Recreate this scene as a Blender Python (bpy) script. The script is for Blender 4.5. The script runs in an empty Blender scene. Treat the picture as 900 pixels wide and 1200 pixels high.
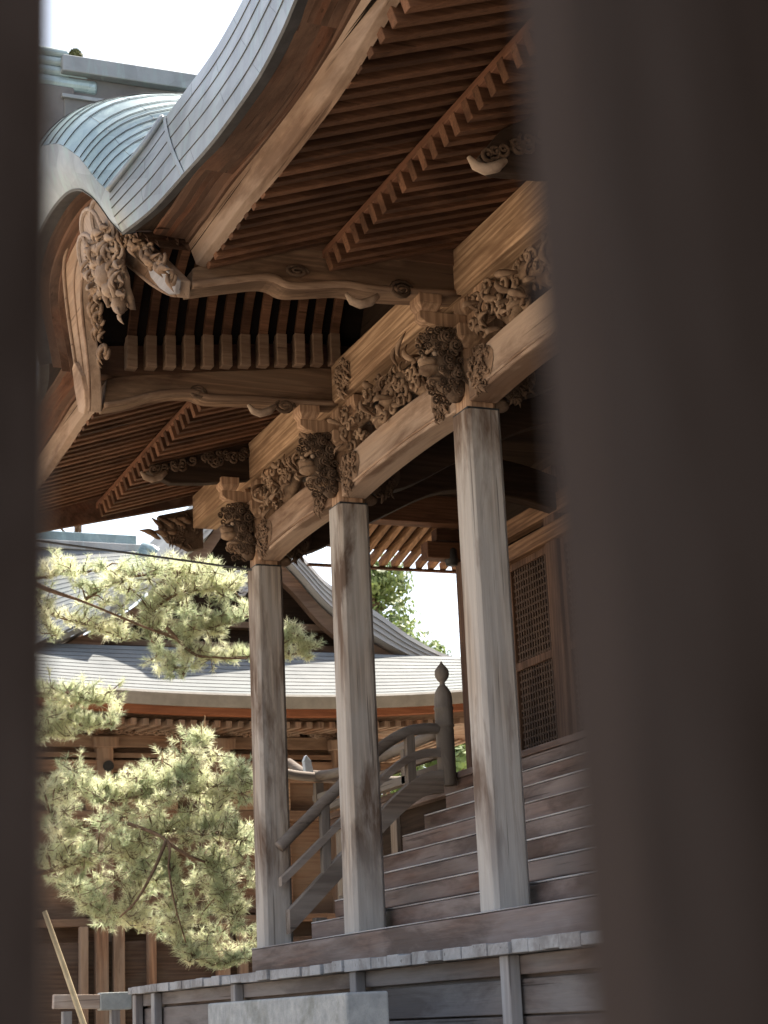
import bpy, bmesh, math, random
from mathutils import Vector, Matrix
R = math.radians
SC = bpy.context.scene
COL = SC.collection
random.seed(7)
EYE = 1.5                                   # height of the eye above the ground; measured numbers below are taken from the eye

# ------------------------------------------------------------------ camera
YAW, PITCH, ROLL, FPX = R(22.803), R(15.283), R(2.6085), 2159.4
FW = Vector((math.sin(YAW)*math.cos(PITCH), math.cos(YAW)*math.cos(PITCH), math.sin(PITCH)))
r0 = Vector((math.cos(YAW), -math.sin(YAW), 0)); u0 = r0.cross(FW)
RT = r0*math.cos(ROLL) - u0*math.sin(ROLL); UP = r0*math.sin(ROLL) + u0*math.cos(ROLL)
cd = bpy.data.cameras.new('camera'); cam = bpy.data.objects.new('camera', cd); COL.objects.link(cam)
m = Matrix((RT, UP, -FW)).transposed().to_4x4(); m.translation = (0, 0, EYE); cam.matrix_world = m
cd.sensor_fit = 'VERTICAL'; cd.sensor_height = 36; cd.lens = FPX/1200*36; cd.clip_start = .02; cd.clip_end = 2000
cd.dof.use_dof = True; cd.dof.focus_distance = 12.5; cd.dof.aperture_fstop = 5.6
SC.camera = cam

# ------------------------------------------------------------------ sky, sun, exposure
SUN_EL, SUN_AZ = R(61), R(56)               # azimuth measured from +Y towards +X
w = bpy.data.worlds.new('World'); SC.world = w; w.use_nodes = True
nt = w.node_tree; bg = nt.nodes['Background']
sky = nt.nodes.new('ShaderNodeTexSky'); sky.sky_type = 'NISHITA'; sky.sun_disc = False
sky.sun_elevation = SUN_EL; sky.sun_rotation = SUN_AZ; sky.air_density = 1.2; sky.dust_density = 2.5; sky.ozone_density = 1.0
hs = nt.nodes.new('ShaderNodeHueSaturation'); hs.inputs['Saturation'].default_value = .62
nt.links.new(sky.outputs[0], hs.inputs['Color']); nt.links.new(hs.outputs[0], bg.inputs[0]); bg.inputs[1].default_value = .12
sd = bpy.data.lights.new('sun', 'SUN'); sd.energy = 5.0; sd.angle = R(.6); sd.color = (1, .905, .765)
so = bpy.data.objects.new('sun', sd); COL.objects.link(so)
sv = Vector((math.sin(SUN_AZ)*math.cos(SUN_EL), math.cos(SUN_AZ)*math.cos(SUN_EL), math.sin(SUN_EL)))
so.rotation_euler = sv.to_track_quat('Z', 'Y').to_euler(); so.location = (20, 30, 40)
SC.view_settings.view_transform = 'Standard'; SC.view_settings.look = 'None'
SC.view_settings.exposure = 1.65; SC.view_settings.gamma = 1
SC.cycles.use_denoising = True; SC.cycles.max_bounces = 8; SC.cycles.diffuse_bounces = 5; SC.cycles.transparent_max_bounces = 8
SC.cycles.sample_clamp_indirect = 8

# ------------------------------------------------------------------ measuring helpers
def ray(px, py): return FW + RT*((px-450)/FPX) - UP*((py-600)/FPX)
def at(px, py, X=None, Y=None, Z=None):
    d = ray(px, py); t = X/d.x if X is not None else Y/d.y if Y is not None else Z/d.z
    return d*t
def lerp(a, b, t): return a + (b-a)*t
def smooth_pts(P, n):                       # Catmull-Rom through tuples
    out = []; P = [Vector(p) for p in P]
    for i in range(len(P)-1):
        a, b, c, d = P[max(i-1, 0)], P[i], P[i+1], P[min(i+2, len(P)-1)]
        for k in range(n):
            t = k/n
            out.append(.5*((2*b)+(c-a)*t+(2*a-5*b+4*c-d)*t*t+(3*b-a-3*c+d)*t**3))
    out.append(P[-1]); return out

# ------------------------------------------------------------------ materials
def newmat(name):
    mt = bpy.data.materials.new(name); mt.use_nodes = True
    n = mt.node_tree.nodes; l = mt.node_tree.links
    return mt, n, l, n['Principled BSDF']
def coords(n, l, scale, rnd=6.0):
    tc = n.new('ShaderNodeTexCoord'); oi = n.new('ShaderNodeObjectInfo')
    vm = n.new('ShaderNodeVectorMath'); vm.operation = 'MULTIPLY_ADD'
    mul = n.new('ShaderNodeMath'); mul.operation = 'MULTIPLY'; mul.inputs[1].default_value = rnd
    l.new(oi.outputs['Random'], mul.inputs[0])
    vm.inputs[1].default_value = (1, 1, 1)
    l.new(tc.outputs['Object'], vm.inputs[0]); l.new(mul.outputs[0], vm.inputs[2])
    mp = n.new('ShaderNodeMapping'); mp.inputs['Scale'].default_value = scale
    l.new(vm.outputs[0], mp.inputs[0]); return vm, mp, oi
def ramp(n, stops):
    r = n.new('ShaderNodeValToRGB'); e = r.color_ramp.elements
    while len(e) < len(stops): e.new(.5)
    for el, (p, c) in zip(e, stops): el.position = p; el.color = (*c, 1) if len(c) == 3 else c
    return r
def noise(n, l, vec, scale, detail=5, rough=.6, dist=0):
    t = n.new('ShaderNodeTexNoise'); t.inputs['Scale'].default_value = scale; t.inputs['Detail'].default_value = detail
    t.inputs['Roughness'].default_value = rough; t.inputs['Distortion'].default_value = dist
    l.new(vec, t.inputs['Vector']); return t
def mixc(n, l, fac, a, b, mode='MIX'):
    x = n.new('ShaderNodeMix'); x.data_type = 'RGBA'; x.blend_type = mode
    if isinstance(fac, float): x.inputs[0].default_value = fac
    else: l.new(fac, x.inputs[0])
    for s, v in ((6, a), (7, b)):
        if isinstance(v, tuple): x.inputs[s].default_value = (*v, 1)
        else: l.new(v, x.inputs[s])
    return x.outputs[2]
WOODS = {}
def wood(dark, light, axis='Y', stain=(.1, .08, .07), stain_amt=.45, grey=None, cath=.5, rough=.75, bump=.35, fine=1.0, base=None):
    cath *= .6
    key = (dark, light, axis, stain, stain_amt, grey, cath, rough, bump, fine, base)
    if key in WOODS: return WOODS[key]
    mt, n, l, bs = newmat('wood_%s_%d' % (axis, len(WOODS)))
    ai = 'XYZ'.index(axis); s = [1, 1, 1]; s[ai] = .035
    vm, mp, oi = coords(n, l, s)
    ga = noise(n, l, mp.outputs[0], 42*fine, 5, .65); gb = noise(n, l, mp.outputs[0], 150*fine, 3, .6)     # fibres, coarse and fine
    g1 = n.new('ShaderNodeMix'); g1.data_type = 'FLOAT'; g1.inputs[0].default_value = .45; l.new(ga.outputs['Fac'], g1.inputs[2]); l.new(gb.outputs['Fac'], g1.inputs[3])
    wv = n.new('ShaderNodeTexWave'); wv.wave_type = 'BANDS'; wv.bands_direction = 'DIAGONAL'   # growth rings
    wv.inputs['Scale'].default_value = 11*fine; wv.inputs['Distortion'].default_value = 7; wv.inputs['Detail'].default_value = 4
    wv.inputs['Detail Scale'].default_value = 1.6; l.new(mp.outputs[0], wv.inputs['Vector'])
    m1 = n.new('ShaderNodeMath'); m1.operation = 'MULTIPLY_ADD'; m1.inputs[1].default_value = cath
    l.new(wv.outputs['Fac'], m1.inputs[0])
    m0 = n.new('ShaderNodeMath'); m0.operation = 'MULTIPLY'; m0.inputs[1].default_value = 1-cath*.5
    l.new(g1.outputs[0], m0.inputs[0]); l.new(m0.outputs[0], m1.inputs[2])
    rp = ramp(n, [(.30, tuple(lerp(a, b, .12) for a, b in zip(dark, light))), (.60, tuple(lerp(a, b, .55) for a, b in zip(dark, light))), (.82, light)])
    l.new(m1.outputs[0], rp.inputs[0])
    s2 = [1, 1, 1]; s2[ai] = .22
    mp2 = n.new('ShaderNodeMapping'); mp2.inputs['Scale'].default_value = s2; l.new(vm.outputs[0], mp2.inputs[0])
    b1 = noise(n, l, mp2.outputs[0], 3.2, 6, .62, .4)
    r2 = ramp(n, [(.47, (0, 0, 0)), (.60, (1, 1, 1))]); l.new(b1.outputs['Fac'], r2.inputs[0])
    c = rp.outputs[0]
    if grey:
        b2 = noise(n, l, mp2.outputs[0], 2.1, 5, .6, .2)
        mo = n.new('ShaderNodeMapping'); mo.inputs['Location'].default_value = (3.1, 7.7, 1.3); l.new(mp2.outputs[0], mo.inputs[0]); l.new(mo.outputs[0], b2.inputs['Vector'])
        r3 = ramp(n, [(.36, (.1, .1, .1)), (.56, (.85, .85, .85))]); l.new(b2.outputs['Fac'], r3.inputs[0])
        gg = mixc(n, l, g1.outputs[0], tuple(v*.6 for v in grey), grey)
        c = mixc(n, l, r3.outputs[0], c, gg)
    ms = n.new('ShaderNodeMath'); ms.operation = 'MULTIPLY'; ms.inputs[1].default_value = stain_amt; l.new(r2.outputs[0], ms.inputs[0])
    c = mixc(n, l, ms.outputs[0], c, stain)
    if base:                                    # pale bleached foot of a post, feathered by noise
        gm = n.new('ShaderNodeNewGeometry'); sx = n.new('ShaderNodeSeparateXYZ'); l.new(gm.outputs['Position'], sx.inputs[0])
        z1 = n.new('ShaderNodeMath'); z1.operation = 'MULTIPLY_ADD'; z1.inputs[1].default_value = .9; l.new(b1.outputs['Fac'], z1.inputs[0]); z2 = n.new('ShaderNodeMath'); z2.operation = 'MULTIPLY'; z2.inputs[1].default_value = -1
        l.new(sx.outputs[2], z2.inputs[0]); l.new(z2.outputs[0], z1.inputs[2])
        mz = n.new('ShaderNodeMapRange'); mz.inputs[1].default_value = .45-base[1]; mz.inputs[2].default_value = .45-base[0]; l.new(z1.outputs[0], mz.inputs[0])
        mz2 = n.new('ShaderNodeMath'); mz2.operation = 'MULTIPLY'; mz2.inputs[1].default_value = .75; l.new(mz.outputs[0], mz2.inputs[0])
        gb2 = mixc(n, l, g1.outputs[0], tuple(v*.55 for v in base[2]), base[2]); c = mixc(n, l, mz2.outputs[0], c, gb2)
    # long drying cracks
    mp3 = n.new('ShaderNodeMapping'); s3 = [1, 1, 1]; s3[ai] = .02; mp3.inputs['Scale'].default_value = s3; l.new(vm.outputs[0], mp3.inputs[0])
    b3 = noise(n, l, mp3.outputs[0], 34, 2, .5)
    r4 = ramp(n, [(.285, (1, 1, 1)), (.315, (0, 0, 0))]); l.new(b3.outputs['Fac'], r4.inputs[0])
    mk = n.new('ShaderNodeMath'); mk.operation = 'MULTIPLY'; mk.inputs[1].default_value = .5; l.new(r4.outputs[0], mk.inputs[0])
    c = mixc(n, l, mk.outputs[0], c, tuple(v*.3 for v in dark))
    hv = n.new('ShaderNodeHueSaturation'); l.new(c, hv.inputs['Color'])
    mr = n.new('ShaderNodeMapRange'); mr.inputs[3].default_value = .87; mr.inputs[4].default_value = 1.13
    l.new(oi.outputs['Random'], mr.inputs[0]); l.new(mr.outputs[0], hv.inputs['Value'])
    l.new(hv.outputs[0], bs.inputs['Base Color'])
    bs.inputs['Roughness'].default_value = rough; bs.inputs['Specular IOR Level'].default_value = .1
    bp = n.new('ShaderNodeBump'); bp.inputs['Strength'].default_value = bump; bp.inputs['Distance'].default_value = .006
    sub = n.new('ShaderNodeMath'); sub.operation = 'SUBTRACT'; l.new(m1.outputs[0], sub.inputs[0]); l.new(r4.outputs[0], sub.inputs[1])
    l.new(sub.outputs[0], bp.inputs['Height']); l.new(bp.outputs[0], bs.inputs['Normal'])
    WOODS[key] = mt; return mt
def plain(name, a, b, scale=6, rough=.8, bump=.2, metal=0, spec=.4, detail=6, stain=None):
    mt, n, l, bs = newmat(name); vm, mp, oi = coords(n, l, (1, 1, 1), 3)
    g = noise(n, l, mp.outputs[0], scale, detail, .65); rp = ramp(n, [(.32, a), (.7, b)]); l.new(g.outputs['Fac'], rp.inputs[0])
    c = rp.outputs[0]
    if stain:
        g2 = noise(n, l, mp.outputs[0], scale*.3, 5, .6, .5); r2 = ramp(n, [(.5, (0, 0, 0)), (.68, (.8, .8, .8))]); l.new(g2.outputs['Fac'], r2.inputs[0])
        c = mixc(n, l, r2.outputs[0], c, stain)
    l.new(c, bs.inputs['Base Color']); bs.inputs['Roughness'].default_value = rough; bs.inputs['Metallic'].default_value = metal
    bs.inputs['Specular IOR Level'].default_value = spec
    if bump:
        bp = n.new('ShaderNodeBump'); bp.inputs['Strength'].default_value = bump; bp.inputs['Distance'].default_value = .01
        g3 = noise(n, l, mp.outputs[0], scale*6, 4, .6); l.new(g3.outputs['Fac'], bp.inputs['Height']); l.new(bp.outputs[0], bs.inputs['Normal'])
    return mt
def copper(name, a, b, green, rough=.42, axis=0):
    mt, n, l, bs = newmat(name); vm, mp, oi = coords(n, l, (1, 1, 1), 0)
    g = noise(n, l, mp.outputs[0], 2.6, 6, .65, .3); rp = ramp(n, [(.35, a), (.65, b)]); l.new(g.outputs['Fac'], rp.inputs[0])
    vo = n.new('ShaderNodeTexVoronoi'); vo.inputs['Scale'].default_value = 4.5; l.new(mp.outputs[0], vo.inputs['Vector'])
    pc = n.new('ShaderNodeHueSaturation'); mr = n.new('ShaderNodeMapRange'); mr.inputs[3].default_value = .82; mr.inputs[4].default_value = 1.15
    sx = n.new('ShaderNodeSeparateColor'); l.new(vo.outputs['Color'], sx.inputs[0]); l.new(sx.outputs[0], mr.inputs[0])
    l.new(rp.outputs[0], pc.inputs['Color']); l.new(mr.outputs[0], pc.inputs['Value'])
    ms_ = n.new('ShaderNodeMapping'); ms_.inputs['Scale'].default_value = (1, 1, .18); l.new(vm.outputs[0], ms_.inputs[0])
    g2 = noise(n, l, ms_.outputs[0], 13, 6, .7, .5); r2 = ramp(n, [(.5, (0, 0, 0)), (.68, (.75, .75, .75))]); l.new(g2.outputs['Fac'], r2.inputs[0])
    c = mixc(n, l, r2.outputs[0], pc.outputs[0], green); l.new(c, bs.inputs['Base Color'])
    bs.inputs['Metallic'].default_value = .35; bs.inputs['Roughness'].default_value = rough
    bp = n.new('ShaderNodeBump'); bp.inputs['Strength'].default_value = .15; bp.inputs['Distance'].default_value = .02
    l.new(g.outputs['Fac'], bp.inputs['Height']); l.new(bp.outputs[0], bs.inputs['Normal']); return mt
PIL = wood((.105, .068, .045), (.45, .36, .28), 'Z', (.085, .046, .027), .85, (.50, .46, .425), .5, .8, .4, .8, (2.1, 2.8, (.52, .505, .49)))
NECK = wood((.16, .092, .056), (.44, .285, .185), 'Z', (.125, .07, .042), .55, None, .5)
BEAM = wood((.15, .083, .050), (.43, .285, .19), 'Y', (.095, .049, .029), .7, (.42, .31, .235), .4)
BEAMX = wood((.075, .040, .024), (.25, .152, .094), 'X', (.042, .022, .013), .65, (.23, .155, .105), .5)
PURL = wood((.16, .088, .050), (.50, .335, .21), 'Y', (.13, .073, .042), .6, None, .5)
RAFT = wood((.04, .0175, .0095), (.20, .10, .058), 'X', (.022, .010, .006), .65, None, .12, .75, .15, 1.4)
for q in RAFT.node_tree.nodes:
    if q.type == 'MAP_RANGE': q.inputs[3].default_value = .62; q.inputs[4].default_value = 1.4
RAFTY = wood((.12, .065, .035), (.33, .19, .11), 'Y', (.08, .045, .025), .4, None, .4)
REDW = wood((.05, .021, .012), (.17, .072, .040), 'Y', (.022, .011, .007), .6, (.14, .088, .064), .3)
KAYA = wood((.14, .08, .052), (.36, .24, .165), 'Y', (.075, .04, .024), .65, (.32, .235, .18), .3)
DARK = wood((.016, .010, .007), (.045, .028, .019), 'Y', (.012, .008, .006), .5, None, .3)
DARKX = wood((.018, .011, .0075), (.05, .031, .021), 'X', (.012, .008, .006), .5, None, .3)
BLACKB = wood((.006, .004, .003), (.016, .010, .007), 'X', (.005, .004, .003), .5, None, .1)  # near-black, so the shade between rafters is put into the board colour
KAYAX = wood((.14, .083, .055), (.36, .25, .175), 'X', (.09, .05, .03), .5, None, .2)
REDX = wood((.065, .034, .022), (.17, .095, .06), 'X', (.05, .03, .02), .5, None, .25)
STEP = wood((.05, .025, .018), (.17, .10, .076), 'Y', (.03, .015, .011), .6, (.25, .205, .195), .3, .5)
DECKE = wood((.16, .15, .15), (.38, .38, .39), 'X', (.09, .075, .07), .5, (.42, .43, .45), .2)
RAIL = wood((.085, .06, .047), (.26, .20, .158), 'X', (.055, .038, .03), .5, (.29, .255, .23), .3)
RAILZ = wood((.09, .065, .05), (.27, .21, .165), 'Z', (.06, .042, .032), .5, (.28, .25, .225), .3)
RAILY = wood((.065, .045, .035), (.20, .152, .12), 'Y', (.045, .03, .024), .5, (.22, .195, .175), .3)
CARV = plain('carved_wood', (.12, .072, .045), (.33, .225, .15), 9, .85, .5, 0, .15, 6, (.065, .036, .022))
CARVD = plain('carved_wood_dark', (.045, .028, .019), (.14, .092, .062), 9, .85, .5, 0, .15, 6, (.03, .018, .011))
CARVM = plain('carved_wood_brown', (.08, .048, .031), (.24, .155, .102), 9, .85, .5, 0, .15, 6, (.05, .029, .018))
CARVL = plain('carved_wood_pale', (.17, .115, .08), (.40, .30, .225), 7, .85, .4, 0, .15, 6, (.10, .062, .042))
COPB = copper('copper_band', (.19, .20, .205), (.27, .285, .29), (.25, .32, .30))
COPV = copper('copper_vault', (.22, .30, .31), (.33, .41, .42), (.34, .44, .42), .36)
COPD = plain('copper_dark', (.085, .08, .078), (.15, .14, .136), 3, .6, .05, 0, .4, 5, (.15, .16, .155))
SEAM = plain('copper_seam', (.03, .03, .032), (.07, .07, .072), 8, .6, 0)
HALLW = wood((.11, .058, .036), (.29, .165, .105), 'X', (.07, .04, .026), .5, (.27, .19, .14), .5)
HALLZ = wood((.12, .062, .04), (.32, .185, .115), 'Z', (.08, .045, .03), .45, (.3, .23, .18), .5)
ORNG = wood((.13, .048, .024), (.25, .098, .05), 'X', (.085, .032, .017), .5, None, .3)
STONE = plain('stone', (.22, .23, .235), (.36, .365, .36), 14, .9, .5, stain=(.16, .165, .15))
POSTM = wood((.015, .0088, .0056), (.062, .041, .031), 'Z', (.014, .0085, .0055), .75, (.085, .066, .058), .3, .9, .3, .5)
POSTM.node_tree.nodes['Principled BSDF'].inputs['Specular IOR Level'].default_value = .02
IRON = plain('iron', (.012, .012, .013), (.03, .03, .03), 12, .6, .1)

# ------------------------------------------------------------------ mesh builder
class MB:
    def __init__(s): s.v = []; s.f = []; s.seams = []
    def add(s, vs, fs):
        o = len(s.v); s.v += [tuple(p) for p in vs]; s.f += [tuple(i+o for i in f) for f in fs]; return s
    def box(s, x0, x1, y0, y1, z0, z1):
        return s.add([(x, y, z) for z in (z0, z1) for y in (y0, y1) for x in (x0, x1)],
                     [(0, 2, 3, 1), (4, 5, 7, 6), (0, 1, 5, 4), (2, 6, 7, 3), (0, 4, 6, 2), (1, 3, 7, 5)])
    def bar(s, a, b, wd, ht, up=(0, 0, 1)):          # rectangular bar from a to b
        a, b = Vector(a), Vector(b); d = (b-a).normalized(); u = Vector(up); sd_ = d.cross(u).normalized(); u = sd_.cross(d)
        vs = [p+sd_*(i*wd/2)+u*(j*ht/2) for p in (a, b) for i, j in ((-1, -1), (1, -1), (1, 1), (-1, 1))]
        return s.add(vs, [(3, 2, 1, 0), (4, 5, 6, 7), (0, 1, 5, 4), (1, 2, 6, 5), (2, 3, 7, 6), (3, 0, 4, 7)])
    def prism(s, poly, fn, t0, t1):                   # poly of (a,b), fn(a,b,t)->xyz
        n = len(poly); vs = [fn(a, b, t0) for a, b in poly] + [fn(a, b, t1) for a, b in poly]
        fs = [tuple(range(n))[::-1], tuple(range(n, 2*n))] + [(i, (i+1) % n, n+(i+1) % n, n+i) for i in range(n)]
        return s.add(vs, fs)
    def strip(s, lo, hi, fn, t0, t1):                 # ribbon solid between two 2-D curves
        n = len(lo); vs = [fn(a, b, t) for t in (t0, t1) for c in (lo, hi) for a, b in c]; fs = []
        for i in range(n-1):
            fs += [(i, i+1, n+i+1, n+i), (2*n+i, 3*n+i, 3*n+i+1, 2*n+i+1), (i, 2*n+i, 2*n+i+1, i+1), (n+i, n+i+1, 3*n+i+1, 3*n+i)]
        fs += [(0, n, 3*n, 2*n), (n-1, 3*n-1, 4*n-1, 2*n-1)]
        return s.add(vs, fs)
    def grid(s, rows):                                # rows of points -> surface
        n = len(rows[0]); vs = [p for r in rows for p in r]
        return s.add(vs, [(i*n+j, i*n+j+1, (i+1)*n+j+1, (i+1)*n+j) for i in range(len(rows)-1) for j in range(n-1)])
    def tube(s, pts, rad, n=7, flat=1.0, ref=(.13, .2, 1)):
        pts = [Vector(p) for p in pts]; k = len(pts); rs = rad if isinstance(rad, (list, tuple)) else [rad]*k
        vs = []
        for i, p in enumerate(pts):
            d = (pts[min(i+1, k-1)]-pts[max(i-1, 0)])
            d = d.normalized() if d.length > 1e-9 else Vector((0, 0, 1))
            a = d.cross(Vector(ref)); a = a.normalized() if a.length > 1e-6 else Vector((1, 0, 0)); b = d.cross(a)
            for j in range(n):
                t = 2*math.pi*j/n; vs.append(p + a*(math.cos(t)*rs[i]) + b*(math.sin(t)*rs[i]*flat))
        fs = [(i*n+j, i*n+(j+1) % n, (i+1)*n+(j+1) % n, (i+1)*n+j) for i in range(k-1) for j in range(n)]
        fs += [tuple(range(n))[::-1], tuple(range((k-1)*n, k*n))]
        return s.add(vs, fs)
    def lathe(s, c, prof, n=24):
        vs = [(c[0]+r*math.cos(2*math.pi*j/n), c[1]+r*math.sin(2*math.pi*j/n), c[2]+z) for r, z in prof for j in range(n)]
        fs = [(i*n+j, i*n+(j+1) % n, (i+1)*n+(j+1) % n, (i+1)*n+j) for i in range(len(prof)-1) for j in range(n)]
        fs += [tuple(range(n))[::-1], tuple(range((len(prof)-1)*n, len(prof)*n))]
        return s.add(vs, fs)
    def ell(s, c, rx, ry, rz, n=10, k=7, wob=0, seed=0):
        rg = random.Random(seed); vs = []
        for i in range(k+1):
            a = math.pi*i/k
            for j in range(n):
                b = 2*math.pi*j/n; q = 1+rg.uniform(-wob, wob)
                vs.append((c[0]+rx*q*math.sin(a)*math.cos(b), c[1]+ry*q*math.sin(a)*math.sin(b), c[2]+rz*q*math.cos(a)))
        return s.add(vs, [(i*n+j, (i+1)*n+j, (i+1)*n+(j+1) % n, i*n+(j+1) % n) for i in range(k) for j in range(n)])
    def build(s, name, mat, parent=None, bevel=0, smooth=False, extra=None):
        nf = len(s.f)
        if extra: s.add(extra[0].v, extra[0].f)
        base = root_loc(parent); off = Vector((0, 0, EYE)) - base
        me = bpy.data.meshes.new(name); me.from_pydata([Vector(p)+off for p in s.v], [], s.f)
        bm = bmesh.new(); bm.from_mesh(me); bmesh.ops.recalc_face_normals(bm, faces=bm.faces); bm.to_mesh(me); bm.free()
        o = bpy.data.objects.new(name, me); COL.objects.link(o); me.materials.append(mat)
        if extra:
            me.materials.append(extra[1])
            for p_ in me.polygons[nf:]: p_.material_index = 1
        if parent: o.parent = parent
        if smooth:
            for p in me.polygons: p.use_smooth = True
        if bevel:
            b = o.modifiers.new('edge', 'BEVEL'); b.width = bevel; b.segments = 2; b.limit_method = 'ANGLE'; b.angle_limit = R(35); b.use_clamp_overlap = True
        return o
def root_loc(o):
    v = Vector((0, 0, 0))
    while o: v = v + o.location; o = o.parent
    return v
def thing(name, label, cat, loc, group=None):
    o = bpy.data.objects.new(name, None); COL.objects.link(o); o.location = loc; o.empty_display_size = .2
    tag(o, label, cat, group); return o
def tag(o, label, cat, group=None, kind=None):
    o['label'] = label; o['category'] = cat
    if group: o['group'] = group
    if kind: o['kind'] = kind
    return o
def dup(o, delta, parent=None):
    c = o.copy(); COL.objects.link(c)
    if parent is not None: c.parent = parent
    if delta is not None: c.location = o.location + Vector(delta)
    for ch in list(o.children): dup(ch, None, c)
    return c

# ------------------------------------------------------------------ carving vocabulary
def spiral(mb, c, U, V, N, r, turns=1.6, th=.012, a0=0, sgn=1, lift=.02):
    c, U, V, N = Vector(c), Vector(U), Vector(V), Vector(N); pts = []; rs = []; k = int(10*turns)+2
    for i in range(k+1):
        t = i/k; a = a0+sgn*2*math.pi*turns*t; q = r*(1-.86*t)
        pts.append(c+U*(math.cos(a)*q)+V*(math.sin(a)*q)+N*(lift*t)); rs.append(th*(.55+.6*math.sin(math.pi*min(1, t*1.1+.1)) if t < .85 else .9))
    mb.tube(pts, rs, 6, 1.0, tuple(N+Vector((.01, .02, .03))))
def leaf(mb, c, d, N, ln, wd, curl=.4):
    c, d, N = Vector(c), Vector(d).normalized(), Vector(N).normalized(); sdv = d.cross(N); k = 6
    pts = []; rs = []
    for i in range(k+1):
        t = i/k; pts.append(c+d*(ln*t)+sdv*(curl*ln*t*t)+N*(wd*.9*math.sin(math.pi*t))); rs.append(max(.002, wd*.5*math.sin(math.pi*(.12+.85*t))))
    mb.tube(pts, rs, 6, .7, tuple(N+Vector((.01, .02, .03))))
def leaf_patch(mb, c, U, V, N, wd, ht, seed, n=16, taper=.5):
    rg = random.Random(seed); c, U, V, N = Vector(c), Vector(U).normalized(), Vector(V).normalized(), Vector(N).normalized()
    pl = []
    for k in range(14):
        a = 2*math.pi*k/14; pl.append((c+U*(math.cos(a)*wd*.5*(1+.25*math.sin(a)*(1 if taper > .4 else 0)))+V*(math.sin(a)*ht*.52)))
    mb.add([q+N*.001 for q in pl]+[q.lerp(c, .25)+N*.014 for q in pl], [tuple(range(14, 28))]+[(k, (k+1) % 14, 14+(k+1) % 14, 14+k) for k in range(14)])
    for i in range(int(n*2.3)):
        t = rg.random(); hw = wd*.5*(1-taper*t)*math.sqrt(max(.15, 1-(2*t-1)**2*.8))
        p = c - V*(ht*(t-.5)) + U*rg.uniform(-hw, hw) + N*rg.uniform(0, .012)
        if rg.random() < .5: spiral(mb, p, U, V, N, rg.uniform(.02, .036), rg.uniform(1.1, 1.8), rg.uniform(.006, .010), rg.uniform(0, 6), rg.choice((-1, 1)), .025)
        else: leaf(mb, p, U*rg.uniform(-.6, .6)-V*rg.uniform(.3, 1), N, rg.uniform(.05, .09), rg.uniform(.022, .036), rg.uniform(-.6, .6))

# ================================================================== ground
g = MB(); S = 300
g.add([(-S, -S, -EYE), (S, -S, -EYE), (S, S, -EYE), (-S, S, -EYE)], [(0, 1, 2, 3)])
ground = g.build('ground', plain('gravel', (.35, .285, .215), (.54, .46, .36), 30, .95, .6)); ground['kind'] = 'structure'

pt = MB().add([(-40, -14, -EYE+.004), (40, -14, -EYE+.004), (40, 1.6, -EYE+.004), (-40, 1.6, -EYE+.004)], [(0, 1, 2, 3)])
bounce_damper = pt.build('bounce_damper', plain('bounce_damper_dark', (.035, .028, .022), (.07, .055, .045), 12, .95, .6)); bounce_damper['kind'] = 'structure'  # unseen dark sheet added to cut ground bounce onto the fence posts
# ================================================================== shrine hall with its porch
shrine = thing('shrine_hall', 'weathered timber shrine porch with square pillars, carved beams, stairs and curved copper roof', 'shrine', (6.5, 11.9, 0))
PX, PW, ZB, ZS = 5.086, .258, .59, 3.905
PY = [8.42, 10.587, 13.0, 15.09]
YC = 11.92
# ---- pillars
for i, y in enumerate(PY):
    c_ = .028; x0, x1, y0, y1 = PX, PX+PW, y, y+PW
    oct_ = [(x0+c_, y0), (x1-c_, y0), (x1, y0+c_), (x1, y1-c_), (x1-c_, y1), (x0+c_, y1), (x0, y1-c_), (x0, y0+c_)]
    p = MB().prism(oct_, lambda a, b, t: (a, b, t), ZB, ZS).build('pillar', PIL, shrine, .004)
    j = .012
    MB().box(x0+j, x1-j, y0+j, y1-j, ZS-.002, ZS+.016).build('joint', IRON, p)
    k_ = .02
    MB().prism([(a+(k_ if a < x0+.1 else -k_), b+(k_ if b < y0+.1 else -k_)) for a, b in oct_], lambda a, b, t: (a, b, t), ZS+.014, 4.36).build('neck', NECK, p, .004)

# ---- rainbow beams between the pillars (arched underside, carved leaf ends)
def rainbow(ya, yb):
    n = 14; lo, hi = [], []
    for k in range(n+1):
        t = k/n; lo.append((lerp(ya, yb, t), 3.955+.038*math.sin(math.pi*min(1, max(0, (t-.04)/.92)))**.6 if 0 < t < 1 else 3.955)); hi.append((lerp(ya, yb, t), 4.235+.05*math.sin(math.pi*t)**.7 if 0 < t < 1 else 4.235))
    o = MB().strip(lo, hi, lambda a, b, t: (t, a, b), PX+.03, PX+PW-.02).build('rainbow_beam', BEAM, shrine, .012)
    md = MB(); pts = [(PX+.026, a, b+.035) for a, b in lo[1:-1]]
    md.tube(pts, .011, 6); md.build('edge_groove', BEAM, o, 0, True)
    for yy, sg in ((ya+.17, 1), (yb-.17, -1)):
        cv = MB(); leaf_patch(cv, (PX+.026, yy+.05*sg, 4.115), (0, 1, 0), (0, 0, 1), (-1, 0, 0), .38 if sg < 0 else .34, .28, int(yy*100), 26); cv.build('leaf_carving', CARVM, o, 0, True)
    return o
for a, b in zip(PY[:-1], PY[1:]): rainbow(a+PW-.02, b+.02)
rainbow(PY[0]-2.0, PY[0]+.02)

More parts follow.
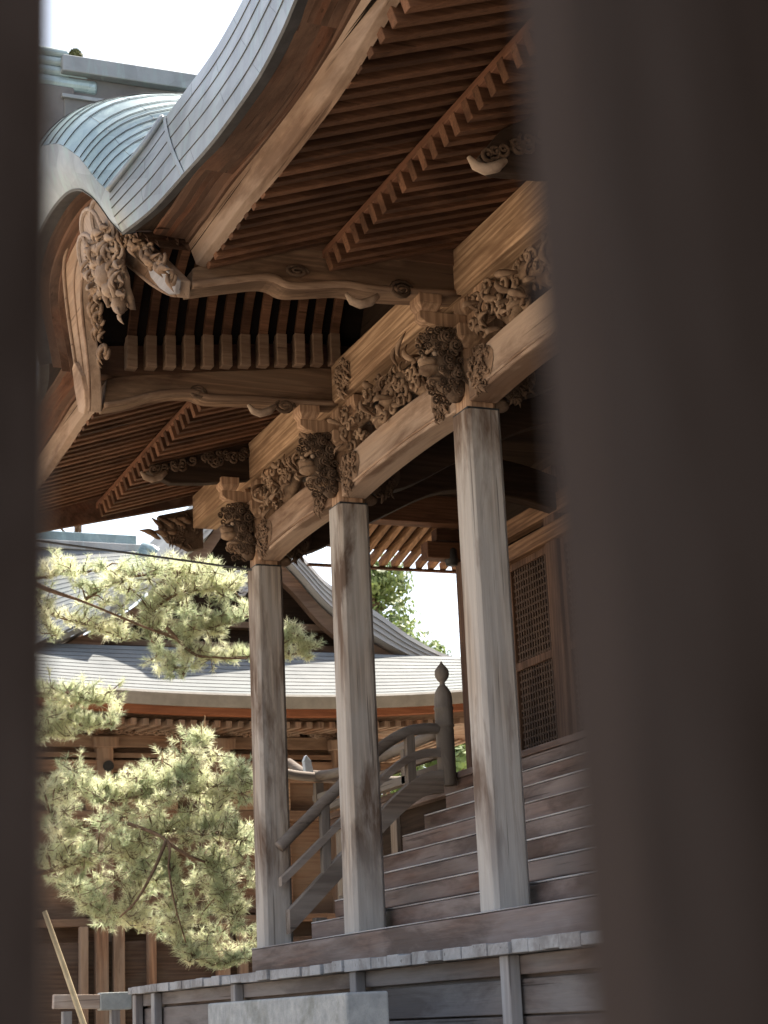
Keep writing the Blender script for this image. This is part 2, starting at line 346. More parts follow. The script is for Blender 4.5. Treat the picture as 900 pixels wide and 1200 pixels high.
# ---- lion-head nosings on the outer face of every pillar
def lion(y):
    yc = y+PW/2
    b = MB()
    b.ell((PX-.09, yc, 4.23), .13, .105, .24, 14, 10, .03, 1)           # head block
    b.ell((PX-.02, yc, 4.06), .09, .11, .13, 12, 8, .03, 2)
    b.ell((PX-.12, yc, 4.42), .12, .10, .09, 12, 8, .04, 3)
    o = b.build('lion_nosing', CARVD, shrine, 0, True)
    s = MB(); rg = random.Random(int(y*10))                             # brow, nose, lips, teeth and chin
    s.ell((PX-.245, yc, 4.235), .075, .085, .05, 14, 10, .02, 4)
    s.ell((PX-.295, yc, 4.255), .032, .055, .03, 10, 7, .03, 8)
    s.ell((PX-.225, yc, 4.185), .095, .09, .05, 14, 10, .03, 9)
    s.ell((PX-.175, yc, 4.10), .085, .08, .032, 12, 8, .03, 5)
    for sy in (-1, 1):                                                  # curled moustache and beard locks
        for k in range(4): leaf(s, (PX-.19+.03*k, yc+sy*.085, 4.15-.02*k), (.6, 0, -.8+.3*k), (0, sy, 0), .10, .03, .6*sy)
        for k in range(5): spiral(s, (PX-.05-.045*k, yc+sy*(.06-.006*k), 4.03+.008*k), (1, 0, 0), (0, 0, 1), (0, sy, 0), .032, 1.6, .009, k, sy, .03)
    for sy in (-1, 1):
        s.ell((PX-.285, yc+sy*.05, 4.262), .022, .02, .018, 8, 6, 0, 7)
        s.tube(smooth_pts([(PX-.13, yc+sy*.10, 4.335), (PX-.19, yc+sy*.092, 4.35), (PX-.245, yc+sy*.065, 4.33), (PX-.27, yc+sy*.03, 4.305)], 4), [.014, .016, .018, .018, .02, .022, .022, .022, .02, .02, .018, .016, .012], 7)
    s.build('snout', CARV, o, 0, True)
    e = MB().ell((PX-.215, yc-.082, 4.295), .024, .018, .022, 10, 8).build('eye', CARVL, o, 0, True)
    e = MB().ell((PX-.215, yc+.082, 4.295), .024, .018, .022, 10, 8).build('eye', CARVL, o, 0, True)
    mb = MB()
    for sy in (-1, 1):
        rows = 9
        for r_ in range(rows):                                         # curls laid in rows like a carved mane
            z = 3.985+.062*r_; n_ = 5 if r_ > 4 else 4
            for q in range(n_):
                x = PX-.015-.058*q-rg.uniform(0, .02)-(.029 if r_ % 2 else 0)
                if x < PX-.185 and z < 4.30: continue
                f = 1-min(1, ((x-(PX-.09))/.17)**2)
                spiral(mb, (x, yc+sy*(.07+.05*f), z+rg.uniform(-.012, .012)), (1, 0, 0), (0, 0, 1), (0, sy, 0), rg.uniform(.028, .038), rg.uniform(1.5, 2.1), rg.uniform(.006, .009), rg.uniform(0, 6), rg.choice((-1, 1)), .03)
        for x_, z_, r_ in ((.06, 4.36, .062), (.05, 4.12, .055), (.13, 4.43, .05), (.12, 4.24, .05)):   # large rosettes
            spiral(mb, (PX-x_, yc+sy*.125, z_), (1, 0, 0), (0, 0, 1), (0, sy, 0), r_, 2.2, .011, x_*40, sy, .035)
        for k in range(4):                                             # long flowing mane locks
            leaf(mb, (PX-.16+.035*k, yc+sy*.10, 4.24-.045*k), (1, 0, -.25), (0, sy, 0), .15, .034, -.35*sy)
    for k in range(22):
        spiral(mb, (PX-.03-.2*rg.random(), yc+rg.uniform(-.08, .08), 4.48+rg.uniform(-.03, .03)), (1, 0, 0), (0, 1, 0), (-.3, 0, 1), rg.uniform(.026, .038), 1.6, .008, rg.uniform(0, 6), rg.choice((-1, 1)), .03)
    mb.build('mane', CARVD, o, 0, True)
for y in PY:
    lion(y)
    o_ = [c for c in shrine.children if c.name.startswith('lion_nosing')][-1]; k_ = .86; c0 = Vector((PX, y+PW/2, 4.27+EYE))
    for q in [o_]+list(o_.children):                  # every head cut a little smaller about its tenon
        for v_ in q.data.vertices: v_.co = (v_.co+shrine.location-c0)*k_+c0-shrine.location

# ---- bracket sets on the pillar heads
def bracket(y):
    yc = y+PW/2; xc = PX+PW/2; b = MB()
    def masu(x, yy, z, w_, h_):                                        # a bearing block: square top, tapered foot
        t = w_*.34; q = w_*.5
        b.box(x-q, x+q, yy-q, yy+q, z+h_*.45, z+h_)
        b.add([(x-t, yy-t, z), (x+t, yy-t, z), (x+t, yy+t, z), (x-t, yy+t, z), (x-q, yy-q, z+h_*.45), (x+q, yy-q, z+h_*.45), (x+q, yy+q, z+h_*.45), (x-q, yy+q, z+h_*.45)],
              [(0, 1, 2, 3), (0, 1, 5, 4), (1, 2, 6, 5), (2, 3, 7, 6), (3, 0, 4, 7), (4, 5, 6, 7)])
    masu(xc, yc, 4.34, .33, .16)
    def arm(dx, dy, L, z):                                             # bracket arm with rounded underside ends
        prof = [(-L, .10), (-L, .05), (-L*.9, .02), (-L*.7, 0), (L*.7, 0), (L*.9, .02), (L, .05), (L, .10)]
        b.prism(prof, (lambda a, c, t: (xc+a*dx+t*dy, yc+a*dy+t*dx, z+c)), -.05, .05)
    arm(0, 1, .40, 4.502); arm(1, 0, .40, 4.504)
    for q in (-.33, 0, .33):
        masu(xc, yc+q, 4.60, .17, .12)
        if q: masu(xc+q, yc, 4.602, .17, .12)
    arm(0, 1, .26, 4.725)
    return b.build('bracket', NECK, shrine, .006)
for y in PY: bracket(y)

# ---- dragons and clouds carved in the bays above the beams
def dragon(ya, yb, seed):
    rg = random.Random(seed); d = MB(); L = yb-ya; pts = []; rs = []
    for k in range(26):
        t = k/25; pts.append((PX+.10+.05*math.sin(t*9), lerp(ya+.12, yb-.12, t), 4.43+.09*math.sin(t*13+seed))); rs.append(.05*(.5+math.sin(math.pi*t)))
    d.tube(pts, rs, 8)
    for k in range(1, 25):                                             # dorsal plates
        p = Vector(pts[k]); leaf(d, p+Vector((-.02, 0, rs[k]*.7)), (rg.uniform(-.3, 0), rg.uniform(-.5, .5), 1), (-1, 0, 0), rg.uniform(.05, .11), .03, rg.uniform(-.4, .4))
    for k in range(78):                                                # clouds, claws and flames
        y = rg.uniform(ya+.05, yb-.05); z = rg.uniform(4.29, 4.6)
        if rg.random() < .45: leaf(d, (PX+rg.uniform(-.06, .08), y, z), (rg.uniform(-.5, .1), rg.uniform(-1, 1), rg.uniform(-.4, 1)), (-1, 0, 0), rg.uniform(.1, .2), rg.uniform(.03, .06), rg.uniform(-.7, .7))
        else: spiral(d, (PX+rg.uniform(-.03, .08), y, z), (0, 1, 0), (0, 0, 1), (-1, 0, 0), rg.uniform(.035, .06), 1.4, .014, rg.uniform(0, 6), rg.choice((-1, 1)), .04)
    return d.build('dragon_carving', CARV, shrine, 0, True)
for i, (a, b) in enumerate(zip(PY[:-1], PY[1:])): dragon(a+PW+.1, b-.1, i+1)

# ---- eave purlin over the brackets
pu = MB().box(PX-.006, PX+.24, 6.3, 16.98, 4.735, 5.07).build('eave_purlin', PURL, shrine, .01)
for i, yy in enumerate((11.0, 12.78)):
    cv = MB(); leaf_patch(cv, (PX-.008, yy, 4.87), (0, 1, .0), (0, 0, 1), (-1, 0, 0), .30, .28, 40+i, 24, .3); cv.build('leaf_carving', CARVD if i == 0 else CARV, pu, 0, True)
MB().tube([(PX-.008, lerp(10.9, 12.9, t/20), 4.785+.03*math.sin(math.pi*t/20)) for t in range(21)], .012, 6).build('edge_groove', PURL, pu, 0, True)

# ---- transverse beams from the pillars out to the curved gable
def transverse(y0, y1, botpx, toppx, ymeas, nm):
    lo = [(at(*q, Y=ymeas).x, at(*q, Y=ymeas).z) for q in botpx]; hi = [(at(*q, Y=ymeas).x, at(*q, Y=ymeas).z) for q in toppx]
    lo = [(p.x, p.y) for p in smooth_pts([(a, b, 0) for a, b in lo], 4)]
    hi = [(p.x, p.y) for p in smooth_pts([(a, b, 0) for a, b in hi], 4)]
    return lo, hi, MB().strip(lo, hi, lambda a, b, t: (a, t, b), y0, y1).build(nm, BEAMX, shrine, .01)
lo, hi, t1 = transverse(10.66, 10.86, [(221, 343), (265, 337), (311, 333), (333, 342), (355, 343), (400, 341), (440, 347), (535, 352)],
                        [(223, 318), (265, 305), (311, 296), (333, 292), (355, 290), (400, 288), (440, 287), (535, 289)], 10.72, 'transverse_beam')
MB().tube([(a, 10.655, b+.025) for a, b in lo], .026, 8).build('edge_moulding', KAYAX, t1, 0, True)
sp = MB(); c_ = at(348, 318, Y=10.65); spiral(sp, (c_.x, 10.655, c_.z), (1.6, 0, 0), (0, 0, .8), (0, -1, 0), .055, 2, .013, 0, 1, .02); sp.build('scroll_carving', CARVD, t1, 0, True); sp = MB()
c_ = at(470, 340, Y=10.65); spiral(sp, (c_.x, 10.65, c_.z), (1.3, 0, 0), (0, 0, 1), (0, -1, 0), .07, 2, .016, 0, 1, .02); sp.build('scroll_carving', CARVD, t1, 0, True)
lo, hi, t2 = transverse(13.04, 13.22, [(122, 478), (150, 473), (185, 464), (225, 462), (245, 468), (300, 470), (350, 474), (395, 476)],
                        [(125, 444), (150, 440), (185, 438), (225, 436), (245, 435), (300, 433), (350, 431), (395, 430)], 13.04, 'transverse_beam')
MB().tube([(a, 13.03, b+.02) for a, b in lo], .022, 8).build('edge_moulding', KAYAX, t2, 0, True)
sp = MB(); c_ = at(232, 460, Y=13.03); spiral(sp, (c_.x, 13.035, c_.z), (1.3, 0, 0), (0, 0, 1), (0, -1, 0), .055, 2, .014, 0, 1, .02); sp.build('scroll_carving', CARVD, t2, 0, True); sp = MB()
c_ = at(335, 475, Y=13.0); spiral(sp, (c_.x, 13.03, c_.z), (1.3, 0, 0), (0, 0, 1), (0, -1, 0), .07, 2, .016, 0, 1, .03); sp.build('scroll_carving', CARVD, t2, 0, True)
for q, Y in (((422, 349), 10.6), ((305, 478), 12.98), ((178, 556), 15.15), ((568, 190), 8.46)):      # pale curled beam tips
    p = at(*q, Y=Y); MB().tube([(p.x-.10, Y, p.z+.02), (p.x-.06, Y, p.z-.03), (p.x, Y, p.z-.045), (p.x+.07, Y, p.z-.02), (p.x+.13, Y, p.z+.03)], [.012, .028, .034, .034, .02], 8).build('curled_tip', CARVL, shrine, 0, True)
# boards with cloud carving under the eave at the outer pillars
for (yy, q) in ((15.18, [(172, 552), (205, 540), (250, 526), (293, 518), (293, 562), (240, 566), (200, 566)]), (8.5, [(560, 185), (590, 150), (660, 120), (725, 120), (725, 200), (640, 205), (580, 200)])):
    poly = [(at(*k, Y=yy).x, at(*k, Y=yy).z) for k in q]
    o = MB().prism(poly, lambda a, b, t: (a, t, b), yy, yy+.1).build('tail_board', DARKX, shrine, .01)
    cv = MB(); rg = random.Random(3)
    for k in range(26):
        a = rg.uniform(.05, .95); p = (lerp(poly[0][0], poly[3][0], a), yy-.004, lerp(poly[0][1], poly[3][1]-.09, a)+rg.uniform(-.07, .05)*a)
        spiral(cv, p, (1, 0, 0), (0, 0, 1), (0, -1, 0), rg.uniform(.03, .055), 1.5, .012, rg.uniform(0, 6), rg.choice((-1, 1)), .03)
    cv.build('cloud_carving', CARVD, o, 0, True)

# copper edge of the roof: lower and upper line, from the near corner to the middle of the gable (it repeats mirrored)
B = [(2.9, 5.4, 5.9), (2.9, 6.6, 5.35), (2.9, 7.2, 5.10), (2.9, 7.722, 4.94), (2.9, 7.952, 4.875), (2.9, 8.3, 4.825), (2.9, 8.744, 4.825), (2.9, 9.207, 4.85), (2.9, 9.764, 4.915), (2.84, 10.25, 4.90),
     (2.757, 10.66, 4.907), (2.71, 10.755, 5.02), (2.682, 10.80, 5.096), (2.635, 10.87, 5.213), (2.60, 10.96, 5.30), (2.571, 11.07, 5.373), (2.543, 11.28, 5.443), (2.527, 11.60, 5.485), (2.522, YC, 5.495)]
def sag(y):
    y = min(y, 2*YC-y)
    for a, b in zip(B[:9], B[1:10]):
        if a[1] <= y <= b[1]: return lerp(a[2], b[2], (y-a[1])/(b[1]-a[1]))-4.915
    return 0 if y > 9 else B[0][2]-4.915
# ---- eaves: two tiers of rafters, the kioi strip between them, boards above
RS = .157
def rafter_pair(y):
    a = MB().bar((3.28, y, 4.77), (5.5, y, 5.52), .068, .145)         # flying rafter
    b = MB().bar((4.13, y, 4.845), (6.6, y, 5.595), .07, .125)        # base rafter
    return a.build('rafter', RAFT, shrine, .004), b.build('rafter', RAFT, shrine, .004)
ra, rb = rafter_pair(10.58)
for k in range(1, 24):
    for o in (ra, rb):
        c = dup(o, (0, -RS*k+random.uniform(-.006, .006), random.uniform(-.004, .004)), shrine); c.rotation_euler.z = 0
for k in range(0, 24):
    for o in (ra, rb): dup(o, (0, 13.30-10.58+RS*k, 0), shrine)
for y0, y1 in ((6.4, 10.66), (13.22, 17.05)):
    k_ = MB().box(4.12, 4.20, y0, y1, 4.895, 4.955).build('eave_batten', wood((.09, .038, .022), (.25, .12, .072), 'Y', (.05, .024, .014), .5, None, .2), shrine, .004)
    # toothed edge: little blocks between the ends of the base rafters
    s_ = MB(); yy = (10.58 if y0 < 10 else 13.30)
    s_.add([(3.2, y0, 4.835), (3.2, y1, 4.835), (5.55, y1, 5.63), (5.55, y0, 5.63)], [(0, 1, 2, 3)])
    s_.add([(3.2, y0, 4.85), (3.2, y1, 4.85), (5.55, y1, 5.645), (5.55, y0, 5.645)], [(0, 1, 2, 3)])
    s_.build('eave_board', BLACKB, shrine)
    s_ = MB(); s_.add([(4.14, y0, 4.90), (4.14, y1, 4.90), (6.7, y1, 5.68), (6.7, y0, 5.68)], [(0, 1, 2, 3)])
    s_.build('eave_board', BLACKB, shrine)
    # fascia: kayaoi beam, red strip, stepped boards under the copper
    N = 30; ys = [lerp(y0, y1, k/N) for k in range(N+1)]
    def ext(prof, nm, mat, f, bev=0):
        rows = [[(x, y, z+f*sag(y)) for x, z in prof+prof[:1]] for y in ys]; mb = MB().grid(rows); n_ = len(prof)+1
        mb.f.append(tuple(range(n_-1))); mb.f.append(tuple(range(N*n_, N*n_+n_-1))); return mb.build(nm, mat, shrine, bev)
    ext([(3.30, 4.73), (3.24, 4.745), (3.19, 4.885), (3.30, 4.90)], 'fascia_beam', KAYA, .45, .006)
    ext([(3.25, 4.902), (3.175, 4.89), (3.16, 4.94), (3.25, 4.95)], 'fascia_strip', REDW, .55, .004)
    for j in range(5):
        x = 3.11-.037*j; z = 4.915+.002*j
        ext([(x+.12, z-.004), (x, z), (x-.008, z+.016), (x+.12, z+.022)], 'shingle_layer', REDW, .75+.05*j, .002)
# barge board closing the far end of the porch eave
o = MB(); o.bar((3.12, 17.08, 4.66), (5.2, 17.08, 5.16), .07, .26, (0, 0, 1)); o.bar((5.2, 17.08, 5.16), (7.2, 17.08, 6.0), .07, .26); o.build('verge_board', REDW, shrine, .006)
vp = MB().prism([(4.74, 4.86), (5.2, 4.98), (5.2, 4.55), (5.05, 4.52), (4.93, 4.58), (4.84, 4.60), (4.76, 4.70)], lambda a, b, t: (a, t, b), 17.02, 17.10).build('verge_carving', CARVD, shrine, .01)
cv = MB(); leaf_patch(cv, (4.98, 17.015, 4.72), (1, 0, .1), (0, 0, 1), (0, -1, 0), .40, .30, 9, 22, .1); cv.build('cloud_carving', CARVD, vp, 0, True)
leaf_p = MB()
for k in range(14): leaf(leaf_p, (4.70+.03*k, 17.03, 4.70+.012*k-.05*(k % 3)), (-1, 0, -.5+.25*(k % 4)), (0, -1, 0), .14, .05, .5)
leaf_p.build('leaf_carving', CARV, vp, 0, True)

# ---- curved ribs inside the undulating gable and the boarding above them
def arch(u):                                   # u in -1..1 across the bay, height above the beams
    a = min(1, abs(u)); return .72*(1-a**3.4)
def rib_curve(dz, n=40): return [(lerp(13.02, 2*YC-13.02, k/n), 4.98+dz+arch(lerp(-1, 1, k/n))) for k in range(n+1)]
rl, rh = rib_curve(0), rib_curve(.10)
rib0 = None
for k in range(12):
    x = 3.42+.152*k; dz = .115*(x-3.42)
    if rib0 is None:
        rib0 = MB().strip(rl, rh, lambda a, b, t: (t, a, b), x-.034, x+.034).build('curved_rib', RAFT, shrine, .004)
        MB().box(x-.042, x+.042, 12.95, 13.05, 4.86, 5.12).build('rib_foot', KAYAX, rib0, .006)
        MB().box(x-.042, x+.042, 2*YC-13.05, 2*YC-12.95, 4.86, 5.12).build('rib_foot', KAYAX, rib0, .006)
    else: dup(rib0, (.152*k, 0, dz), shrine)
rh2 = [(13.3, 4.95)]+rh+[(2*YC-13.3, 4.95)]
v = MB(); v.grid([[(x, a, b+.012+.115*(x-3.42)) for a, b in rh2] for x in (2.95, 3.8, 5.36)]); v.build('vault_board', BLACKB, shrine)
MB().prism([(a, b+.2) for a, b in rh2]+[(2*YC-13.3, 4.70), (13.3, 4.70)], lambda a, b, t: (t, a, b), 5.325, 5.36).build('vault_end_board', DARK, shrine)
MB().box(3.06, 5.32, 13.06, 13.2, 4.82, 5.25).build('wall_plate', REDX, shrine, .005)
MB().box(3.2, 5.32, 2*YC-13.2+.002, 2*YC-13.06, 4.95, 5.25).build('wall_plate', REDX, shrine, .005)

# ---- undulating bargeboard with its hanging pendant; the board leans outwards
def lean(c, z): return c-.4*z
HB = [(10.60, 4.60), (10.69, 4.70), (10.90, 4.93), (11.15, 5.20), (11.40, 5.40), (11.65, 5.47), (YC, 5.485)]
HI = [(10.72, 4.53), (10.84, 4.59), (11.05, 4.74), (11.30, 4.97), (11.50, 5.13), (11.70, 5.22), (YC, 5.235)]
def mirror(L): return L+[(2*YC-a, b) for a, b in L[-2::-1]]
def sm2(L, n=5): return [(p.x, p.y) for p in smooth_pts([(a, b, 0) for a, b in L], n)]
ho, hi_ = sm2(mirror(HB)), sm2(mirror(HI))
bb = MB().strip(hi_, ho, lambda a, b, t: (lean(4.94, b)+t, a, b), 0, .09).build('bargeboard', BEAM, shrine, .012)
MB().tube([(lean(4.935, b), a, b-.012) for a, b in ho], .015, 8).build('bargeboard_moulding', KAYA, bb, 0, True)
mid = [(lerp(a[0], b[0], .45), lerp(a[1], b[1], .45)) for a, b in zip(hi_, ho)]
MB().tube([(lean(4.938, b), a, b) for a, b in mid], .008, 6).build('bargeboard_groove', KAYA, bb, 0, True)
MB().tube([(lean(4.935, b), a, b+.012) for a, b in hi_], .013, 8).build('bargeboard_bead', KAYA, bb, 0, True)
PALE = wood((.20, .18, .175), (.38, .36, .36), 'Y', (.17, .14, .13), .4, (.36, .36, .39), .3)
for sg in (1, -1):                             # pale weathered end planks over the bargeboard feet
    yv = lambda a: a if sg > 0 else 2*YC-a
    MB().prism([(yv(a), b) for a, b in [(10.56, 4.58), (10.68, 4.73), (10.80, 4.84), (10.90, 4.86), (10.93, 4.74), (10.86, 4.64), (10.76, 4.56), (10.66, 4.53)]], lambda a, b, t: (lean(4.925, b)+t, a, b), -.02, .02).build('end_plank', PALE if sg > 0 else BEAM, bb, .008)
rg = random.Random(21)
XP = 3.06                                      # pendant: shield body with cloud lobes and a small beast, fins to both sides
def pp(a, b, d=0): return (4.87-.4*(4.88+(b-4.98)*.86)-d, YC-.62+a*.82, 4.88+(b-4.98)*.86)
pe = MB(); sh = [(-.34, 5.30), (-.44, 5.18), (-.40, 5.05), (-.27, 5.02), (-.24, 4.90), (-.13, 4.84), (-.10, 4.74), (0, 4.66), (.10, 4.74), (.13, 4.84), (.24, 4.90), (.27, 5.02), (.40, 5.05), (.44, 5.18), (.34, 5.30)]
pe.prism([(a*.62, lerp(b, 5.1, .12)) for a, b in sh], lambda a, b, t: pp(a, b, t), .0, .04)
for k in range(130):
    a = rg.uniform(-.38, .38); lo_b = 4.68+.85*abs(a)
    b = rg.uniform(min(lo_b, 5.2), 5.28); p = pp(a, b, .055)
    if rg.random() < .5: spiral(pe, p, (0, 1, 0), (0, 0, 1), (-1, 0, 0), rg.uniform(.03, .06), 1.5, .012, rg.uniform(0, 6), rg.choice((-1, 1)), .05)
    else: leaf(pe, p, (-.2, rg.uniform(-1, 1), rg.uniform(-1, .4)), (-1, 0, 0), rg.uniform(.09, .17), rg.uniform(.035, .06), rg.uniform(-.6, .6))
gp = pe.build('gable_pendant', CARVL, bb, 0, True)
LOBE = wood((.2, .155, .13), (.36, .29, .245), 'Z', (.15, .11, .09), .4, None, .2)
for a0_, b0_, rx_, rz_ in ((-.26, 5.30, .22, .17), (.30, 5.22, .24, .19), (.02, 5.34, .24, .16)):      # cloud lobes with raised rims
    ring = [(a0_+rx_*math.cos(2*math.pi*k/20), b0_+rz_*math.sin(2*math.pi*k/20)) for k in range(20)]
    lb = MB().prism(ring, lambda a, b, t: pp(a, b, t), .05, .075); rim = [Vector(pp(a, b, .08)) for a, b in ring]; lb.tube(rim+[rim[0]], .017, 6); lb.build('cloud_lobe', LOBE, gp, 0, False)
bz = MB(); bz.ell(pp(0, 4.98, .12), .07, .07, .10, 12, 9, .06, 4).ell(pp(-.02, 4.86, .13), .065, .055, .06, 10, 8, .06, 5).ell(pp(.02, 4.76, .10), .05, .06, .07, 10, 8, .06, 6)
for sy in (-1, 1):
    bz.tube([pp(sy*.05, 4.90, .12), pp(sy*.12, 4.84, .14), pp(sy*.10, 4.76, .15)], [.03, .026, .018], 7); bz.tube([pp(sy*.03, 5.05, .12), pp(sy*.08, 5.13, .12), pp(sy*.12, 5.12, .12)], [.02, .02, .008], 6)
bz.build('beast_carving', CARVL, gp, 0, True)
for sy in (-1, 1):
    fn_ = MB(); cpts = [(.38, 5.16), (.52, 5.08), (.66, 4.98), (.80, 4.86), (.92, 4.74), (1.0, 4.62)]
    for k in range(40):
        t = rg.random()*4.99; i_ = int(t); q = t-i_; a = lerp(cpts[i_][0], cpts[i_+1][0], q); b = lerp(cpts[i_][1], cpts[i_+1][1], q)
        p = pp(sy*(a+rg.uniform(-.05, .05)), b+rg.uniform(-.06, .05), .02)
        if rg.random() < .5: spiral(fn_, p, (0, 1, 0), (0, 0, 1), (-1, 0, 0), rg.uniform(.03, .055), 1.4, .013, rg.uniform(0, 6), rg.choice((-1, 1)), .04)
        else: leaf(fn_, p, (0, sy, -.9), (-1, 0, 0), rg.uniform(.1, .18), rg.uniform(.035, .055), rg.uniform(-.6, .6))
    fn_.build('pendant_fin', CARV, gp, 0, True)

# ---- copper roof: steep stepped edge running along the eave and up over the gable
T = [(3.0, 5.6, 6.8), (3.0, 6.8, 6.15), (3.0, 7.6, 5.85), (3.0, 8.3, 5.68), (3.0, 8.857, 5.61), (3.0, 9.13, 5.59), (3.0, 9.418, 5.585), (3.0, 9.79, 5.61), (2.985, 10.45, 5.65), (2.862, 10.475, 5.445),
     (2.657, 10.611, 5.157), (2.61, 10.70, 5.26), (2.579, 10.77, 5.352), (2.54, 10.83, 5.45), (2.512, 10.90, 5.53), (2.447, 11.08, 5.683), (2.412, 11.27, 5.771), (2.378, 11.55, 5.86), (2.36, YC, 5.90)]
def mir3(L): return L+[(x, 2*YC-y, z) for x, y, z in L[-2::-1]]
B2, T2 = mir3(B), mir3(T)
def band(i0, i1, nm, mat, courses=5, n=6, bulge=.02):
    b_, t_ = smooth_pts(B2[i0:i1+1], n), smooth_pts(T2[i0:i1+1], n)
    mb = MB(); sm = MB(); K = courses; sub = 4
    for c in range(K):
        rows = []
        for s_ in range(sub+1):
            u = (c+s_/sub)/K; row = []
            for p, q in zip(b_, t_):
                x = p.lerp(q, u); x = x + Vector((-bulge*math.sin(math.pi*u)-.004*(1-s_/sub), 0, 0)); row.append(x)
            rows.append(row)
        mb.grid(rows)
        mb.grid([rows[0], [p+Vector((.006, 0, .002)) for p in rows[0]]])
        for k_ in (range((c*7) % 15, len(b_)-1, 15) if K > 1 else ()): sm.tube([r_[k_]+Vector((.0002, 0, 0)) for r_ in rows], .0012, 4)
        if c: sm.tube([p+Vector((.001, 0, -.002)) for p in rows[0]], .0032, 4)
    o = mb.build(nm, mat, shrine, 0, True, (sm, SEAM))
    return o, b_, t_
NB = len(B2)
JF = 8
band(0, JF, 'roof_edge', COPB)
band(JF, 10, 'roof_edge', COPB)
band(10, NB-11, 'roof_edge', COPB, 1)
band(NB-11, NB-1-JF, 'roof_edge', COPB)
band(NB-1-JF, NB-1, 'roof_edge', COPB)
# flashing strips where the eave meets the gable
for i in (JF, NB-1-JF):
    p, q = Vector(B2[i]), Vector(T2[i]); ps = [p.lerp(q, k/8)+Vector((-.02*math.sin(math.pi*k/8)-.007, 0, 0)) for k in range(9)]; sg = 1 if i == JF else -1
    MB().grid([[a+Vector((0, -.035*sg, .002)) for a in ps], [a+Vector((-.008, 0, 0)) for a in ps], [a+Vector((.004, .035*sg, .002)) for a in ps]]).build('flashing', COPB, shrine)
# soffit lip of the copper, back to the timber edge
def lip(i0, i1, tgt):
    b_ = smooth_pts(B2[i0:i1+1], 6); MB().grid([[p+Vector((-.012, 0, 0)) for p in b_], [p+Vector((.0, 0, -.014)) for p in b_], [tgt(p) for p in b_]]).build('roof_lip', SEAM, shrine)
lip(0, 10, lambda p: Vector((p.x+.07, p.y, p.z+.012))); lip(NB-11, NB-1, lambda p: Vector((p.x+.07, p.y, p.z+.012)))
lip(10, NB-11, lambda p: Vector((p.x+.12, p.y, p.z+.02)))
for i0, i1 in ((0, 10), (NB-11, NB-1)):
    b_ = smooth_pts(B2[i0:i1+1], 6); MB().grid([[p+Vector((.06, 0, .02)) for p in b_], [p+Vector((.3, 0, .06)) for p in b_]]).build('roof_lining', DARK, shrine)
# inner layers between copper and bargeboard over the gable
for j, (dx, dz) in enumerate(((.10, -.02), (.17, -.045), (.24, -.07))):
    b_ = smooth_pts(B2[10:NB-10], 5)
    MB().grid([[p+Vector((dx, 0, dz)) for p in b_], [p+Vector((dx-.01, 0, dz+.04)) for p in b_], [p+Vector((dx+.2, 0, dz+.05)) for p in b_], [p+Vector((dx+.2, 0, dz-.0)) for p in b_], [p+Vector((dx, 0, dz)) for p in b_]]).build('shingle_layer', REDW, shrine)
# the vault behind the gable front, each course lapping the one below
tv = smooth_pts(T2[10:NB-10], 10)
def vz(p, d):
    e = min(1, abs(p.y-YC)/1.31); m_ = lerp(.0, .22, e**2.2)
    return Vector((p.x+d, p.y, p.z+lerp(.56, .40, e)*(1-math.exp(-d/.26))+m_*d))
ds = [0, .03, .07, .12, .18, .25, .34, .45, .6, .8, 1.1, 1.6, 2.4, 3.4, 4.6]
vt = MB(); sl = MB(); st = 6
for i in range(0, len(tv)-1, st):
    ch = tv[i:i+st+1]
    up_first = ch[-1].z > ch[0].z
    rows = []
    for k, p in enumerate(ch):
        f = (k/(len(ch)-1)) if up_first else 1-k/(len(ch)-1)
        rows.append([vz(p, d)+Vector((0, 0, 0.004*(1-f))) for d in ds])
    vt.grid(rows)
    for q in ((4, 9) if (i//st) % 2 else (7, 10)): sl.tube([r_[q]+Vector((0, 0, .0006)) for r_ in rows], .0013, 4)
    sl.tube([q+Vector((0, -.004 if up_first else .004, .004)) for q in (rows[0] if up_first else rows[-1])], .0026, 4)
gv = vt.build('gable_vault', COPV, shrine, 0, True, (sl, SEAM))
# raised copper edge where the vault meets the eave roof
for lst in (T2[8:11], [T2[NB-1-8], T2[NB-1-9], T2[NB-1-10]]):
    sp_ = smooth_pts(lst, 6); MB().tube([p+Vector((-.012, 0, .008)) for p in sp_], .022, 6).build('edge_roll', COPB, shrine, 0, True)
# main slopes behind the edge band
for i0, i1 in ((0, JF), (NB-1-JF, NB-1)):
    t_ = smooth_pts(T2[i0:i1+1], 4)
    MB().grid([[p for p in t_]] + [[Vector((p.x+d, p.y, p.z+.62*d+.05*d*d)) for p in t_] for d in (.3, .8, 1.6, 3.0, 5.0)]).build('roof_slope', COPB, shrine, 0, True)
# box ridge over the gable with its stacked scroll end
rd = MB(); rd.box(2.62, 7.0, YC-.17, YC+.17, 6.05, 6.42); rd.box(2.66, 7.0, YC-.13, YC+.13, 6.42, 6.60); ridge = rd.build('gable_ridge', COPD, shrine, .008)
MB().box(2.60, 7.0, YC-.20, YC+.20, 6.60, 6.73).build('ridge_cap', COPB, ridge, .008)
MB().box(2.60, 7.0, YC-.19, YC+.19, 6.395, 6.425).build('ridge_moulding', COPB, ridge, .004)
for x1, zc, rr in ((2.86, 6.53, .062), (2.80, 6.625, .045), (2.76, 6.70, .045), (2.66, 6.775, .04)):
    MB().tube([(2.15, YC-.1, zc), (x1-.012, YC-.1, zc), (x1, YC-.1, zc)], [rr, rr, rr*.85], 18).build('ridge_scroll', COPV, ridge, 0, False)
MB().box(2.25, 2.70, YC-.16, YC+.05, 6.0, 6.50).build('ridge_end', COPD, ridge, .02)

